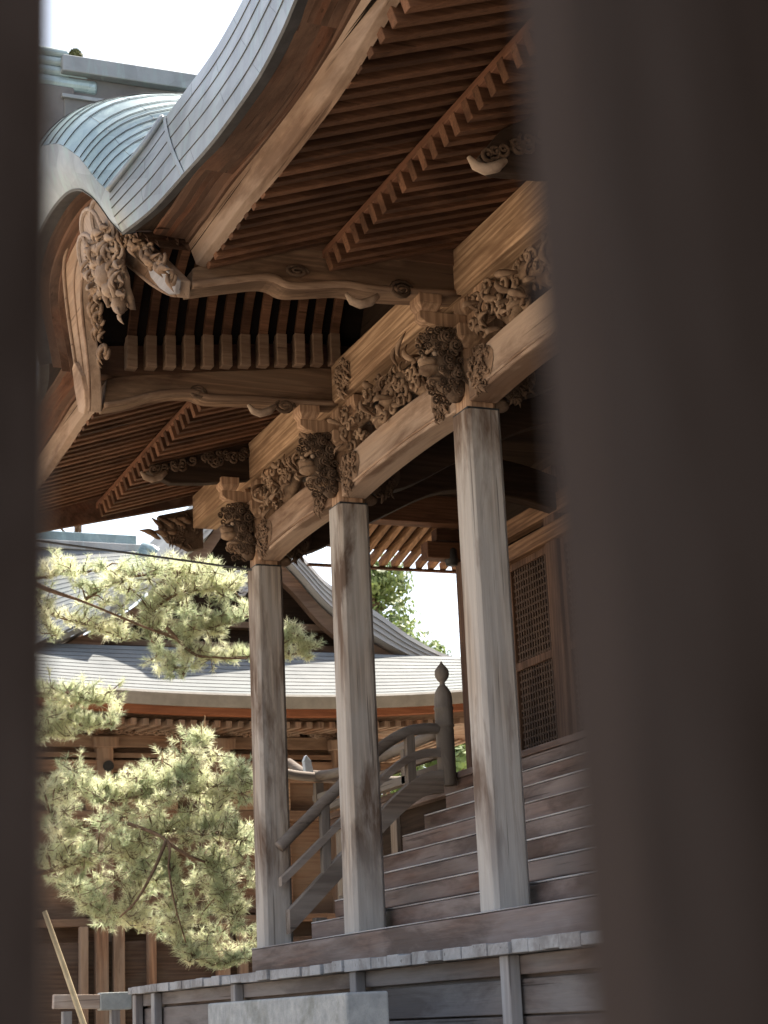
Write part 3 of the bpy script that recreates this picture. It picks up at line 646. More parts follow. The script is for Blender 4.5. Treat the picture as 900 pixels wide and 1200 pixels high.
# ---- timber sill, deck of boards, panelled base
MB().box(5.03, 5.42, 6.2, 15.30, .30, ZB).build('sill', STEP, shrine, .012)
dk = MB(); y = 6.2; rg = random.Random(5)
while y < 15.42:
    w_ = rg.uniform(.16, .24); dk.box(3.99+rg.uniform(-.014, .014), 5.1, y+.002, min(y+w_, 15.46)-.002, .262+rg.uniform(-.004, .004), .322+rg.uniform(-.006, .006)); y += w_
dk.build('deck', DECKE, shrine, .004)
WB = wood((.045, .028, .022), (.14, .10, .085), 'Y', (.03, .02, .016), .5, (.22, .205, .205), .4)
WZ = wood((.12, .10, .09), (.28, .25, .24), 'Z', (.07, .05, .045), .4, (.34, .345, .36), .4)
base = MB().box(4.13, 4.20, 6.2, 15.40, -1.5, .258).build('base_panel', WB, shrine)
for z0, z1, x in ((.165, .258, 4.085), (-.02, .145, 4.10), (-.22, -.03, 4.105), (-.43, -.23, 4.10), (-.65, -.44, 4.105)):
    MB().box(x, 4.128, 6.2, 15.38, z0, z1).build('base_board', WB, base, .005)
for y in (6.3, 8.32, 10.36, 12.67, 14.78, 15.36): MB().box(4.02, 4.084, y-.05, y+.05, -1.5, .258).build('base_post', WZ, base, .006)
MB().box(4.2, 8.0, 15.33, 15.40, -1.5, .258).build('base_panel', WB, shrine)
for x in (4.12, 4.9, 5.7): MB().box(x-.05, x+.05, 15.40, 15.46, -1.5, .258).build('base_post', WZ, base, .006)

EDGE = wood((.26, .235, .225), (.54, .52, .52), 'Y', (.14, .10, .085), .5, (.5, .5, .52), .2)  # worn tread edges, paled further to carry a bluish-white highlight
MB().box(5.026, 5.40, 6.2, 15.29, ZB+.001, ZB+.011).build('worn_lit_edge', EDGE, shrine, .005)
# ---- stairs
stair = MB().prism([(5.45, .3), (7.0, .3), (7.0, 1.9), (6.85, 1.9)], lambda a, b, t: (a, t, b), 6.4, 14.75).build('staircase', DARK, shrine)
for n_ in range(1, 8):
    z = ZB+.178*n_; x = 5.40+.215*(n_-1)
    MB().box(x, x+.26, 6.4, 14.82, z-.13, z).build('step', STEP, stair, .012)
    MB().box(x+.018, x+.05, 6.4, 14.80, z-.18, z-.131).build('riser', STEP, stair, .003)
    MB().box(x-.004, x+.255, 6.4, 14.81, z+.001, z+.013).build('worn_lit_edge', EDGE, stair, .006)
# veranda floor in front of the hall
ver = MB().box(6.90, 8.2, 4, 18.3, 1.90, 2.012).build('veranda', STEP, shrine, .01)
MB().box(6.88, 7.0, 4, 18.35, 2.013, 2.07).build('veranda_edge', STEP, ver, .008)
MB().box(7.0, 7.12, 14.9, 18.2, -1.5, 1.9).build('veranda_skirt', DARK, ver)
for y in (15.1, 16.6, 18.1): MB().box(6.96, 7.14, y, y+.16, -1.5, 1.9).build('veranda_post', RAILZ, ver, .006)

# ---- handrail on the far side of the stairs, with the onion finial post
def handrail(Y):
    post = MB().lathe((6.80, Y, 1.95), [(.082, 0), (.082, .50), (.078, .52), (.088, .525), (.088, .545), (.083, .55), (.083, .68), (.089, .685), (.089, .70), (.082, .705), (.08, .80), (.072, .84), (.045, .885), (.026, .905), (.024, .93),
                                              (.04, .945), (.06, .975), (.066, 1.005), (.062, 1.04), (.042, 1.07), (.018, 1.095), (.006, 1.12), (.001, 1.125)], 28).build('finial_post', RAILZ, shrine, 0, True)
    def rail(pts, w_, h_, nm, round_=False):
        P = smooth_pts(pts, 5); mb = MB()
        if round_: mb.tube(P, w_/2, 14)
        else:
            rows = [[p+Vector((0, -w_/2, -h_/2)), p+Vector((0, w_/2, -h_/2)), p+Vector((0, w_/2, h_/2)), p+Vector((0, -w_/2, h_/2)), p+Vector((0, -w_/2, -h_/2))] for p in P]
            mb.grid(rows); k = (len(P)-1)*5; mb.f += [(0, 1, 2, 3), (k, k+1, k+2, k+3)]
        return mb.build(nm, RAIL, post, 0 if round_ else .006, round_)
    rail([(5.20, Y, 1.42), (5.32, Y, 1.53), (5.62, Y, 1.80), (5.95, Y, 2.10), (6.20, Y, 2.30), (6.42, Y, 2.42), (6.60, Y, 2.455), (6.74, Y, 2.455)], .10, .10, 'handrail', True)
    rail([(5.20, Y, 1.13), (5.34, Y, 1.25), (5.62, Y, 1.50), (5.95, Y, 1.80), (6.20, Y, 2.03), (6.42, Y, 2.18), (6.60, Y, 2.235), (6.74, Y, 2.235)], .09, .075, 'lower_rail')
    rail([(5.26, Y, .80), (5.34, Y, .87), (5.62, Y, 1.14), (5.95, Y, 1.45), (6.20, Y, 1.69), (6.42, Y, 1.87), (6.58, Y, 1.96), (6.74, Y, 1.98)], .11, .20, 'stringer')
    for x, z0, z1 in ((5.62, 1.10, 1.78), (6.05, 1.5, 2.18), (6.45, 1.88, 2.42)): MB().box(x-.04, x+.04, Y-.035, Y+.035, z0, z1).build('baluster', RAILZ, post, .005)
    return post
handrail(15.0)
# bracketed stair ends standing under the stringer
for x, z in ((5.5, .60), (5.75, .78), (6.0, .95), (6.25, 1.13), (6.5, 1.3)): MB().box(x-.05, x+.05, 14.83, 14.93, z-.02, z+.22).build('stair_block', RAILZ, stair, .006)
# veranda balustrade running back from the finial post, with an upswept end
ko = MB(); ko.tube(smooth_pts([(6.80, 15.05, 2.45), (6.80, 16.2, 2.43), (6.80, 17.3, 2.42), (6.80, 18.1, 2.46), (6.80, 18.7, 2.56), (6.80, 19.2, 2.74)], 5), .05, 12); bal = ko.build('balustrade', RAILY, shrine, 0, True)
MB().bar((6.80, 15.05, 2.25), (6.80, 18.4, 2.25), .07, .06).build('lower_rail', RAILY, bal, .006)
MB().bar((6.80, 15.05, 2.12), (6.80, 18.4, 2.12), .09, .08).build('bottom_rail', RAILY, bal, .006)
MB().tube(smooth_pts([(6.2, 18.3, 2.60), (6.45, 18.3, 2.50), (6.8, 18.3, 2.46), (7.4, 18.3, 2.43), (8.2, 18.3, 2.43)], 5), .05, 12).build('side_rail', RAIL, bal, 0, True)
for y in (15.9, 16.7, 17.5, 18.3): MB().box(6.755, 6.845, y-.045, y+.045, 2.07, 2.40).build('baluster', RAILZ, bal, .005)
p = at(362, 893, Y=18.35); MB().prism([(p.x-.03, p.z-.16), (p.x+.07, p.z-.16), (p.x+.03, p.z+.02), (p.x-.02, p.z+.08), (p.x-.05, p.z+.02)], lambda a, b, t: (a, t, b), 18.36, 18.44).build('rail_tip', plain('weathered_tip', (.36, .40, .45), (.52, .56, .62), 9), bal, .01)

# ---- hall wall, corner pillars, lattice doors, beams, dark ceiling, side eave
HX = 8.2
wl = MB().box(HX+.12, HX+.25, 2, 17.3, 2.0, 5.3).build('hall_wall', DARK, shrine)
HPIL = wood((.055, .03, .02), (.17, .10, .068), 'Z', (.035, .019, .013), .5, None, .4)
for y in (8.3, 10.6, 13.0, 15.22, 17.30): MB().box(HX-.02, HX+.24, y, y+.25, 2.0, 5.1).build('hall_pillar', HPIL, shrine, .012)
for z0, z1, x in ((4.36, 4.52, -.06), (4.62, 4.80, -.03), (2.12, 2.28, -.05)):
    MB().box(HX+x, HX+.10, 2, 17.29, z0, z1).build('tie_beam', wood((.09, .048, .028), (.28, .165, .10), 'Y', (.06, .03, .018), .5), shrine, .008)
def lattice(y0, y1, z0, z1):
    o = MB().box(HX+.02, HX+.10, y0, y0+.07, z0, z1).box(HX+.02, HX+.10, y1-.07, y1, z0, z1).box(HX+.021, HX+.10, y0+.07, y1-.07, z1-.07, z1).box(HX+.021, HX+.10, y0+.07, y1-.07, z0, z0+.09).box(HX+.019, HX+.10, y0+.07, y1-.07, 3.26, 3.34).build('lattice_door', HPIL, shrine, .005)
    lt = MB(); n_ = int((y1-y0-.14)/.052)
    for k in range(1, n_): yy = y0+.07+k*(y1-y0-.14)/n_; lt.box(HX+.04, HX+.066, yy-.011, yy+.011, z0+.08, z1-.06)
    m_ = int((z1-z0)/.075)
    for k in range(1, m_): zz = z0+.08+k*(z1-z0-.14)/m_; lt.box(HX+.044, HX+.062, y0+.07, y1-.07, zz-.011, zz+.011)
    lt.build('lattice', wood((.05, .032, .024), (.13, .085, .062), 'Z', (.03, .02, .015), .4, None, .3), o)
for y0, y1 in ((15.47, 17.3), (13.25, 15.22), (10.85, 13.0)):
    ym = (y0+y1)/2; lattice(y0, ym-.002, 2.28, 4.36); lattice(ym+.002, y1, 2.28, 4.36)
# dark porch ceiling and inner gable wall
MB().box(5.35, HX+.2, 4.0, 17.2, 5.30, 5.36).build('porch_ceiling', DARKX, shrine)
for y in (10.62, 13.04, 15.12):                # shrimp-tail beams arching from the pillars to the hall
    lo_ = sm2([(5.3, 4.02), (5.7, 4.10), (6.3, 4.42), (7.0, 4.74), (7.7, 4.72), (8.2, 4.62)]); hi2 = sm2([(5.3, 4.34), (5.7, 4.52), (6.3, 4.86), (7.0, 5.12), (7.7, 5.08), (8.2, 4.96)])
    eb = MB().strip(lo_, hi2, lambda a, b, t: (a, t, b), y+.02, y+.20).build('tie_beam', DARKX, shrine, .015)
    c = MB(); leaf_patch(c, (5.5, y+.012, 4.12), (1, 0, .3), (0, 0, 1), (0, -1, 0), .3, .24, int(y*7), 16); c.build('leaf_carving', CARVD, eb, 0, True)
    c = MB(); c.ell((5.40, y+.11, 3.99), .075, .06, .05, 10, 7, .05, 2); c.ell((5.56, y+.11, 4.16), .05, .05, .06, 10, 7, .08, 3); c.build('nosing', CARV, shrine, 0, True)
# side eave at the far end of the hall: rafters over an open strip of sky
sr = MB().bar((7.45, 17.35, 5.36), (7.45, 18.95, 4.995), .07, .085).build('side_rafter', RAFTY, shrine, .004)
for k in range(1, 12): dup(sr, (.152*k, 0, 0), shrine)
s_ = MB(); s_.add([(7.0, 17.2, 5.45), (9.6, 17.2, 5.45), (9.6, 18.72, 5.10), (7.0, 18.72, 5.10)], [(0, 1, 2, 3)]); s_.build('eave_board', REDW, shrine)
MB().box(7.0, 9.6, 18.90, 18.96, 4.925, 4.953).build('eave_batten', REDW, shrine, .004)
MB().box(7.0, 9.6, 17.15, 17.36, 5.0, 5.34).build('side_purlin', RAFT, shrine, .008)
for y, x0 in ((17.38, 7.75),):
    MB().box(x0, HX+.3, y-.09, y+.09, 4.66, 4.84).build('bracket', RAFT, shrine, .01)
    MB().box(x0+.12, HX+.3, y-.07, y+.07, 4.86, 4.99).build('bracket', RAFT, shrine, .01)
p = at(529, 652, X=8.05); MB().tube([(8.05, p.y, p.z-.10), (8.05, p.y, p.z-.04), (8.05, p.y, p.z+.06), (8.05, p.y, p.z+.10)], [.06, .075, .07, .05], 16).build('nosing_cap', IRON, shrine, 0, True)
# great hall roof
hr = MB(); hr.grid([[(x, y, z) for y in (-2, 4, 12, 17, 19.0)] for x, z in ((7.0, 5.62), (8.6, 6.3), (10.2, 7.6), (12.0, 9.6), (13.5, 11.4), (15.0, 9.6), (20, 5.6))])
hr.build('hall_roof', COPB, shrine, 0, True)
MB().box(13.2, 13.8, -1.5, 18.2, 11.2, 12.0).build('roof_ridge', COPD, shrine, .02)
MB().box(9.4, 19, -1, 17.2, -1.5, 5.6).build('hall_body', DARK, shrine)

# ================================================================== stone block before the deck
sb = MB(); sb.box(3.30, 3.525, 8.60, 10.90, -1.5, .118)
tag(sb.build('stone_block', STONE, None, .012), 'grey stone block standing in front of the timber deck', 'stone block')

# ================================================================== far hall
FY = 22.0
fh = thing('far_hall', 'reddish wooden hall with sunlit curved copper gable roof behind the pine', 'hall', (7.3, 24.5, 0))
XC = 7.3
ROOF = plain('sunlit_copper', (.13, .142, .15), (.19, .20, .205), 2.2, .75, .05, 0, .15, 6, (.17, .195, .20))
FASC = plain('roof_fascia', (.19, .175, .155), (.27, .25, .22), 5, .7, .2)
def eavez(x): return 3.99 + .05*((x-XC)/2.8)**2 + .012*abs(x-XC)**2.6*.35
def eavef(x, t): return lerp(eavez(x), 3.99, t)
xs = [lerp(2.6, 12.0, k/30) for k in range(31)]
rf = MB()
CN = 12
for c in range(CN):                             # lapped courses of the lower roof
    y0, y1 = lerp(FY, FY+1.25, c/CN), lerp(FY, FY+1.25, (c+1)/CN)
    za, zb_ = (y0-FY)*.60+.06*(y0-FY)**2, (y1-FY)*.60+.06*(y1-FY)**2
    rf.grid([[(x, y0, eavef(x, c/CN)+za+.0) for x in xs], [(x, y0, eavef(x, c/CN)+za+.006) for x in xs], [(x, y1, eavef(x, (c+1)/CN)+zb_) for x in xs]])
rs_ = MB()
for c in range(1, CN):
    y0 = lerp(FY, FY+1.25, c/CN); za = (y0-FY)*.60+.06*(y0-FY)**2; rs_.tube([(x, y0-.003, eavef(x, c/CN)+za+.003) for x in xs], .0035, 4)
far_roof = rf.build('roof', ROOF, fh, 0, False, (rs_, plain('roof_seam', (.10, .10, .10), (.14, .14, .14), 6, .7, 0)))
fa = MB(); fa.grid([[(x, FY+.0, eavez(x)+.02) for x in xs], [(x, FY-.02, eavez(x)-.01) for x in xs], [(x, FY+.03, eavez(x)-.155) for x in xs], [(x, FY+.2, eavez(x)-.16) for x in xs]])
fa.build('roof_fascia', FASC, far_roof)
MB().grid([[(x, FY+.06, eavez(x)-.158) for x in xs], [(x, FY+.08, eavez(x)-.245) for x in xs], [(x, FY+.2, eavez(x)-.25) for x in xs]]).build('eave_strip', ORNG, far_roof)
# side roof edge running back on the right
MB().grid([[(11.95, y, eavez(11.95)+.02+.0*(y-FY)) for y in (22, 25, 30)], [(11.95, y, eavez(11.95)-.16) for y in (22, 25, 30)], [(11.6, y, eavez(11.95)-.2) for y in (22, 25, 30)]]).build('roof_fascia', FASC, far_roof)
# rafters under the front eave
so_ = MB(); so_.grid([[(x, FY+.1, eavez(x)-.20) for x in xs], [(x, FY+3.2, eavez(XC)-.02) for x in xs]]); so_.build('soffit', HALLW, far_roof)
MB().grid([[(9.3, y, 3.97), (11.6, y, 4.02)] for y in (FY+.3, 26, 31)]).build('side_soffit', HALLW, far_roof)
for k in range(15):
    if k == 0: r9 = MB().bar((9.62, FY+3.1, 3.90), (9.62, FY+8.5, 3.93), .07, .08).build('side_rafter', HALLZ, far_roof, .004)
    else: dup(r9, (.155*k, 0, .006*k), far_roof)
r0_ = None
for k in range(58):
    x = 2.9+.155*k
    if r0_ is None: r0_ = MB().bar((x, FY+.22, 3.655), (x, FY+3.1, 3.86), .07, .08).build('rafter', HALLZ, far_roof, .004)
    else: dup(r0_, (.155*k, 0, max(0, eavez(x)-3.99)*.8), far_roof)
WY = 23.3
wallx0, wallx1 = 2.6, 9.45
MB().box(wallx0, wallx1, WY+.1, WY+.3, -1.5, 3.9).build('wall', HALLW, fh)
def zz(y_): return at(300, y_, Y=WY).z
for a, b, dx, mat in ((846, 856, .16, HALLW), (864, 878, .05, HALLW), (884, 890, .03, HALLW), (893, 906, .06, HALLW), (912, 917, .02, HALLW), (950, 962, .04, HALLW), (1073, 1082, .22, HALLW)):
    MB().box(wallx0-.3, wallx1+.3, WY-dx, WY+.12, zz(b), zz(a)).build('wall_beam', mat, fh, .008)
for k in range(24):                             # little white-tipped rafter ends under the eave
    x = 4.7+.2*k
    MB().box(x-.045, x+.045, WY-.62, WY-.2, zz(845)+.02, zz(838)+.02).build('rafter_end', CARVL, fh, .004)
rg = random.Random(2)
for xa, xb in ((3.6, 5.35), (5.5, 6.95), (7.1, 8.4), (8.55, 9.4)):
    fr = MB().box(xa, xb, WY-.05, WY+.1, zz(863), zz(856.5))
    for k in range(26):
        x = rg.uniform(xa+.05, xb-.05); z = rg.uniform(zz(862), zz(857)); spiral(fr, (x, WY-.06, z), (1, 0, 0), (0, 0, 1), (0, -1, 0), rg.uniform(.03, .055), 1.4, .013, rg.uniform(0, 6), rg.choice((-1, 1)), .05)
    fr.build('carved_frieze', HALLZ, fh, 0, True)
for k in range(15):                             # small bearing blocks and arms under the frieze
    x = 4.3+.36*k; b_ = MB().box(x-.07, x+.07, WY-.30, WY-.02, zz(853), zz(848)); b_.box(x-.05, x+.05, WY-.24, WY-.02, zz(857), zz(853.2)); b_.box(x-.13, x+.13, WY-.2, WY-.1, zz(850.5), zz(847.5)); b_.build('bearing_block', HALLZ, fh, .006)
for px in (121, 258, 396):
    x = at(px, 900, Y=WY).x
    MB().box(x-.10, x+.10, WY-.14, WY+.12, -1.5, zz(868)).build('pillar', HALLZ, fh, .01)
    MB().box(x-.16, x+.16, WY-.2, WY-.05, zz(880), zz(868)).build('bracket', HALLZ, fh, .01)
    MB().tube([(x+.03, WY-.17, zz(901)), (x+.03, WY-.10, zz(901))], [.07, .07], 12).build('nosing_cap', IRON, fh)
for a, b in ((5.5, 6.7), (7.05, 8.25)):          # framed panels between the pillars
    MB().box(a, b, WY-.02, WY+.09, zz(950), zz(917)).build('panel', wood((.2, .12, .075), (.4, .27, .18), 'X'), fh, .006)
    MB().box(a, b, WY-.015, WY+.09, zz(1070), zz(965)).build('panel', wood((.09, .05, .034), (.2, .12, .08), 'X'), fh, .006)
# under-floor posts and rails
for px, w_ in ((98, .1), (119, .16), (139, .14), (178, .1), (262, .16), (285, .12)):
    x = at(px, 1150, Y=WY-.4).x; MB().box(x-w_/2, x+w_/2, WY-.45, WY-.33, -1.5, zz(1083)).build('floor_post', HALLZ, fh, .008)
MB().box(4.2, 9.6, WY-.3, WY-.2, -1.5, zz(1100)).build('underfloor_wall', wood((.04, .026, .02), (.1, .066, .05), 'X'), fh)
# upper gable, facing the viewer
GY = 23.65
vtop = [at(*q, Y=GY-.35) for q in ((275, 560), (318, 612), (362, 660), (388, 686), (440, 716), (480, 745), (520, 766), (560, 776))]
vlow = [at(*q, Y=GY-.35) for q in ((275, 590), (308, 630), (345, 664), (388, 711), (440, 746), (480, 768), (520, 784), (560, 792))]
def mirx(L, c): return [Vector((2*c-p.x, p.y, p.z)) for p in L[::-1]]
cx = vtop[0].x
gt = smooth_pts(mirx(vtop, cx)+vtop[1:], 5); gl = smooth_pts(mirx(vlow, cx)+vlow[1:], 5)
ve = MB(); NK = 4
for c in range(NK):
    ve.grid([[a.lerp(b, c/NK)+Vector((0, -.02, 0)) for a, b in zip(gl, gt)], [a.lerp(b, (c+1)/NK)+Vector((0, 0, 0)) for a, b in zip(gl, gt)]])
ve.grid([gl, [p+Vector((0, .5, 0)) for p in gl]])
verge = ve.build('gable_verge', plain('verge_copper', (.40, .385, .365), (.54, .52, .495), 3, .6, .05, .05, .4, 5, (.38, .40, .40)), fh)
MB().grid([[p+Vector((0, d, .15*(1-math.exp(-d*2)))) for p in gt] for d in (0, .15, .4, 1, 3, 6)]).build('roof', ROOF, fh)
hb0 = [p+Vector((0, .16, -.05)) for p in gl]; hb1 = [p+Vector((0, .16, -.30)) for p in gl]; hb2 = [p+Vector((0, .30, -.30)) for p in gl]
MB().grid([hb0, hb1, hb2]).build('bargeboard', HALLW, fh)
MB().grid([[p+Vector((0, .6, -.1)) for p in gl], [Vector((p.x, GY+.3, 4.3)) for p in gl]]).build('gable_wall', DARKX, fh)
for z in (4.75, 4.95, 5.25): MB().box(cx-2.6, cx+2.6, GY+.12, GY+.28, z, z+.09).build('gable_beam', HALLW, fh, .006)
gg_ = MB(); rg = random.Random(4); pc_ = at(272, 684, Y=GY-.3)
for k in range(22):
    spiral(gg_, (pc_.x+rg.uniform(-.22, .22), GY-.3, pc_.z+rg.uniform(-.16, .14)), (1, 0, 0), (0, 0, 1), (0, -1, 0), rg.uniform(.05, .09), 1.5, .022, rg.uniform(0, 6), rg.choice((-1, 1)), .04)
gg_.build('gable_pendant', plain('painted_white', (.45, .43, .42), (.62, .60, .6), 8), fh, 0, True)
# ridge and rolled tiles showing under the porch eave at the left
q0, q1 = at(30, 640, Y=24.5), at(165, 652, Y=24.5)
rz = MB(); rz.box(q0.x-2, q1.x, 24.4, 24.8, q1.z-.22, q1.z); rz.box(q0.x-2, q1.x+.05, 24.3, 24.9, q1.z+.0, q1.z+.12); rr_ = rz.build('ridge', copper('ridge_copper', (.3, .3, .29), (.42, .41, .40), (.4, .45, .45)), fh, .01)
MB().box(q0.x-2, q1.x-.1, 24.35, 24.85, q1.z+.121, q1.z+.26).build('ridge_cap', COPV, rr_, .01)
tl = MB()
for k in range(9):                              # ribbed copper roll
    t = k/8; c0 = at(lerp(168, 150, t), lerp(640, 664, t), Y=24.2); c1 = at(lerp(190, 260, t), lerp(655, 672, t), Y=23.9); tl.tube([c0, c0.lerp(c1, .5)+Vector((0, 0, .05)), c1], .06, 8)
tl.build('tile_roll', COPV, fh, 0, True)
# lower left roof of the same hall, rising in lapped courses
ll = MB(); n_ = 18
for c in range(n_):
    a, b = c/n_, (c+1)/n_
    L0, R0 = at(20, lerp(764, 640, a), Y=lerp(23.0, 24.4, a)), at(lerp(128, 190, a), lerp(716, 640, a**.7), Y=lerp(23.0, 24.4, a))
    L1, R1 = at(20, lerp(764, 640, b), Y=lerp(23.0, 24.4, b)), at(lerp(128, 190, b), lerp(716, 640, b**.7), Y=lerp(23.0, 24.4, b))
    ll.grid([[L0, L0.lerp(R0, .5), R0], [L0+Vector((0, 0, .007)), L0.lerp(R0, .5)+Vector((0, 0, .007)), R0+Vector((0, 0, .007))], [L1, L1.lerp(R1, .5), R1]])
ll.build('roof', ROOF, fh)

# ================================================================== pine tree
pine = thing('pine_tree', 'sunlit pine with drooping pale green needle clumps beside the porch', 'pine tree', (1.9, 18.3, 0))
BARK = plain('bark', (.09, .055, .035), (.22, .145, .095), 14, .95, .8)
def leafmat(name, a, b, tr):
    mt, n, l, bs = newmat(name); ge = n.new('ShaderNodeNewGeometry'); rp = ramp(n, [(0, a), (.5, b), (1, tuple(min(1, v*1.25) for v in b))])
    l.new(ge.outputs['Random Per Island'], rp.inputs[0]); l.new(rp.outputs[0], bs.inputs['Base Color']); bs.inputs['Roughness'].default_value = .6
    t = n.new('ShaderNodeBsdfTranslucent'); l.new(rp.outputs[0], t.inputs[0]); mx = n.new('ShaderNodeMixShader'); mx.inputs[0].default_value = tr
    l.new(bs.outputs[0], mx.inputs[1]); l.new(t.outputs[0], mx.inputs[2]); l.new(mx.outputs[0], n['Material Output'].inputs[0]); return mt
NEED = leafmat('pine_needles', (.30, .38, .22), (.76, .75, .54), .55)
n_, l_ = NEED.node_tree.nodes, NEED.node_tree.links
tc_ = n_.new('ShaderNodeTexCoord'); nz_ = n_.new('ShaderNodeTexNoise'); nz_.inputs['Scale'].default_value = 2.6; nz_.inputs['Detail'].default_value = 3; l_.new(tc_.outputs['Object'], nz_.inputs['Vector'])
rg_ = ramp(n_, [(.38, (.22, .33, .19)), (.50, (.54, .60, .37)), (.60, (.84, .84, .62))]); l_.new(nz_.outputs['Fac'], rg_.inputs[0])
rp_ = [q for q in n_ if q.type == 'VALTORGB' and q != rg_][0]; mc_ = mixc(n_, l_, .5, rp_.outputs[0], rg_.outputs[0])
for q in ('BSDF_PRINCIPLED', 'BSDF_TRANSLUCENT'): l_.new(mc_, [k for k in n_ if k.type == q][0].inputs[0])
rgp = random.Random(11)
needles = MB(); twigs = MB()
def tuft(c, d, n=40, ln=.092):
    c, d = Vector(c), Vector(d).normalized()
    a = d.cross(Vector((.3, .1, 1))).normalized(); b = d.cross(a)
    ln *= rgp.uniform(.72, 1.12); n = int(n*rgp.uniform(.6, 1.1))
    for i in range(n):
        th = rgp.uniform(0, 2*math.pi); sp_ = rgp.uniform(.2, 1.35)
        v = (d*math.cos(sp_)+(a*math.cos(th)+b*math.sin(th))*math.sin(sp_)).normalized()
        s0 = c - d*rgp.uniform(0, .09); L = ln*rgp.uniform(.7, 1.15); sdv = v.cross(Vector((rgp.random(), rgp.random(), rgp.random()))).normalized()*.0023
        tip = s0+v*L+Vector((0, 0, -.006)); o = len(needles.v)
        needles.v += [tuple(s0-sdv), tuple(s0+sdv), tuple(tip)]; needles.f.append((o, o+1, o+2))
def bough(pts, r0__, Y0, spread, dens, up_=.35):     # pts: measured px, depth; grows twigs and tufts along it
    P = [at(px, py, Y=Y) for px, py, Y in pts]; S_ = smooth_pts(P, 6)
    twigs.tube(S_, [max(.006, r0__*(1-.8*i/len(S_))) for i in range(len(S_))], 7)
    for i, p in enumerate(S_):
        if i < 1: continue
        for k in range(dens if rgp.random() < .55 else dens-1):
            dirv = Vector((rgp.uniform(-1, 1), rgp.uniform(-1, .9), rgp.uniform(-.45, 1)*.8+up_)).normalized()
            L = spread*rgp.uniform(.35, 1); e = p+dirv*L
            mid_ = p.lerp(e, .5)+Vector((rgp.uniform(-.04, .04), rgp.uniform(-.04, .04), -.03))
            twigs.tube([p, mid_, e], [.008, .006, .004], 4)
            tuft(e, dirv+Vector((0, 0, .25))); 
            tuft(mid_.lerp(e, .5), dirv+Vector((rgp.uniform(-.6, .6), rgp.uniform(-.6, .6), .4)), 34, .09)
            if rgp.random() < .6:
                e2 = mid_+Vector((rgp.uniform(-.15, .15), rgp.uniform(-.15, .15), rgp.uniform(0, .14))); twigs.tube([mid_, e2], [.005, .003], 4); tuft(e2, e2-mid_)
trunk = MB(); TX, TY = 1.9, 18.3
trunk.tube(smooth_pts([(TX, TY, -1.5), (TX+.05, TY, 0), (TX-.05, TY, 1.5), (TX+.08, TY, 3.0), (TX+.02, TY, 4.6), (TX+.1, TY, 6.2)], 4), [.24-.0085*i for i in range(21)], 12)
trunk.build('trunk', BARK, pine, 0, True)
limbs = MB()
def limb(pts, r): limbs.tube(smooth_pts([(TX, TY, pts[0])]+[at(px, py, Y=Y) for px, py, Y in pts[1:]], 6), [max(.012, r*(1-.045*i)) for i in range(6*(len(pts)-1)+1)], 8)
limb([4.5, (-40, 640, 18.1), (40, 684, 17.75), (100, 706, 17.7), (165, 733, 17.7), (215, 752, 17.75)], .062)
for q in (((150, 965, 18.0), (195, 985, 17.6), (198, 1020, 17.5), (205, 1060, 17.5), (218, 1105, 17.6)), ((195, 985, 17.6), (180, 1020, 17.5), (160, 1055, 17.55), (140, 1075, 17.7)), ((195, 985, 17.6), (215, 1000, 17.55), (240, 1010, 17.6)), ((195, 735, 17.75), (225, 765, 17.7), (250, 770, 17.65), (290, 772, 17.6))):
    limbs.tube(smooth_pts([at(px, py, Y=Y) for px, py, Y in q], 5), [max(.007, .02-.0008*i) for i in range(5*(len(q)-1)+1)], 7)
limb([2.6, (-60, 960, 18.5), (40, 930, 18.5), (120, 920, 18.4), (200, 930, 18.2)], .055)
limb([1.4, (-40, 1040, 18.3), (60, 1020, 18.3), (150, 990, 18.2)], .05)
limb([3.4, (-60, 830, 18.6), (20, 830, 18.6), (70, 835, 18.5)], .04)
limbs.build('limb', BARK, pine, 0, True)
Yp = 18.1
U = [([(40, 678, 18.3), (75, 672, 18.2), (120, 668, 18.1)], .22, 2), ([(100, 702, 18.2), (140, 680, 18.2), (190, 672, 18.1), (230, 672, 18.0)], .26, 4), ([(165, 728, 18.1), (200, 700, 18.0), (240, 690, 17.9), (268, 690, 17.9)], .24, 4),
     ([(165, 728, 18.1), (205, 745, 18.0), (250, 735, 17.9), (290, 722, 17.8)], .20, 3), ([(205, 745, 18.0), (240, 770, 17.9), (285, 770, 17.8), (330, 770, 17.7), (365, 758, 17.6)], .17, 3), ([(300, 765, 17.7), (335, 752, 17.6), (345, 740, 17.6)], .13, 3),
     ([(165, 728, 18.1), (190, 765, 18.1), (215, 790, 18.0)], .15, 3), ([(60, 720, 18.2), (110, 735, 18.2), (150, 750, 18.1)], .18, 3), ([(40, 690, 18.3), (50, 720, 18.3), (60, 745, 18.3)], .14, 2),
     ([(40, 812, 18.4), (80, 815, 18.3), (120, 822, 18.2)], .18, 4), ([(60, 835, 18.4), (95, 850, 18.3), (130, 848, 18.2)], .17, 4), ([(35, 850, 18.4), (60, 860, 18.4), (85, 862, 18.3)], .16, 3)]
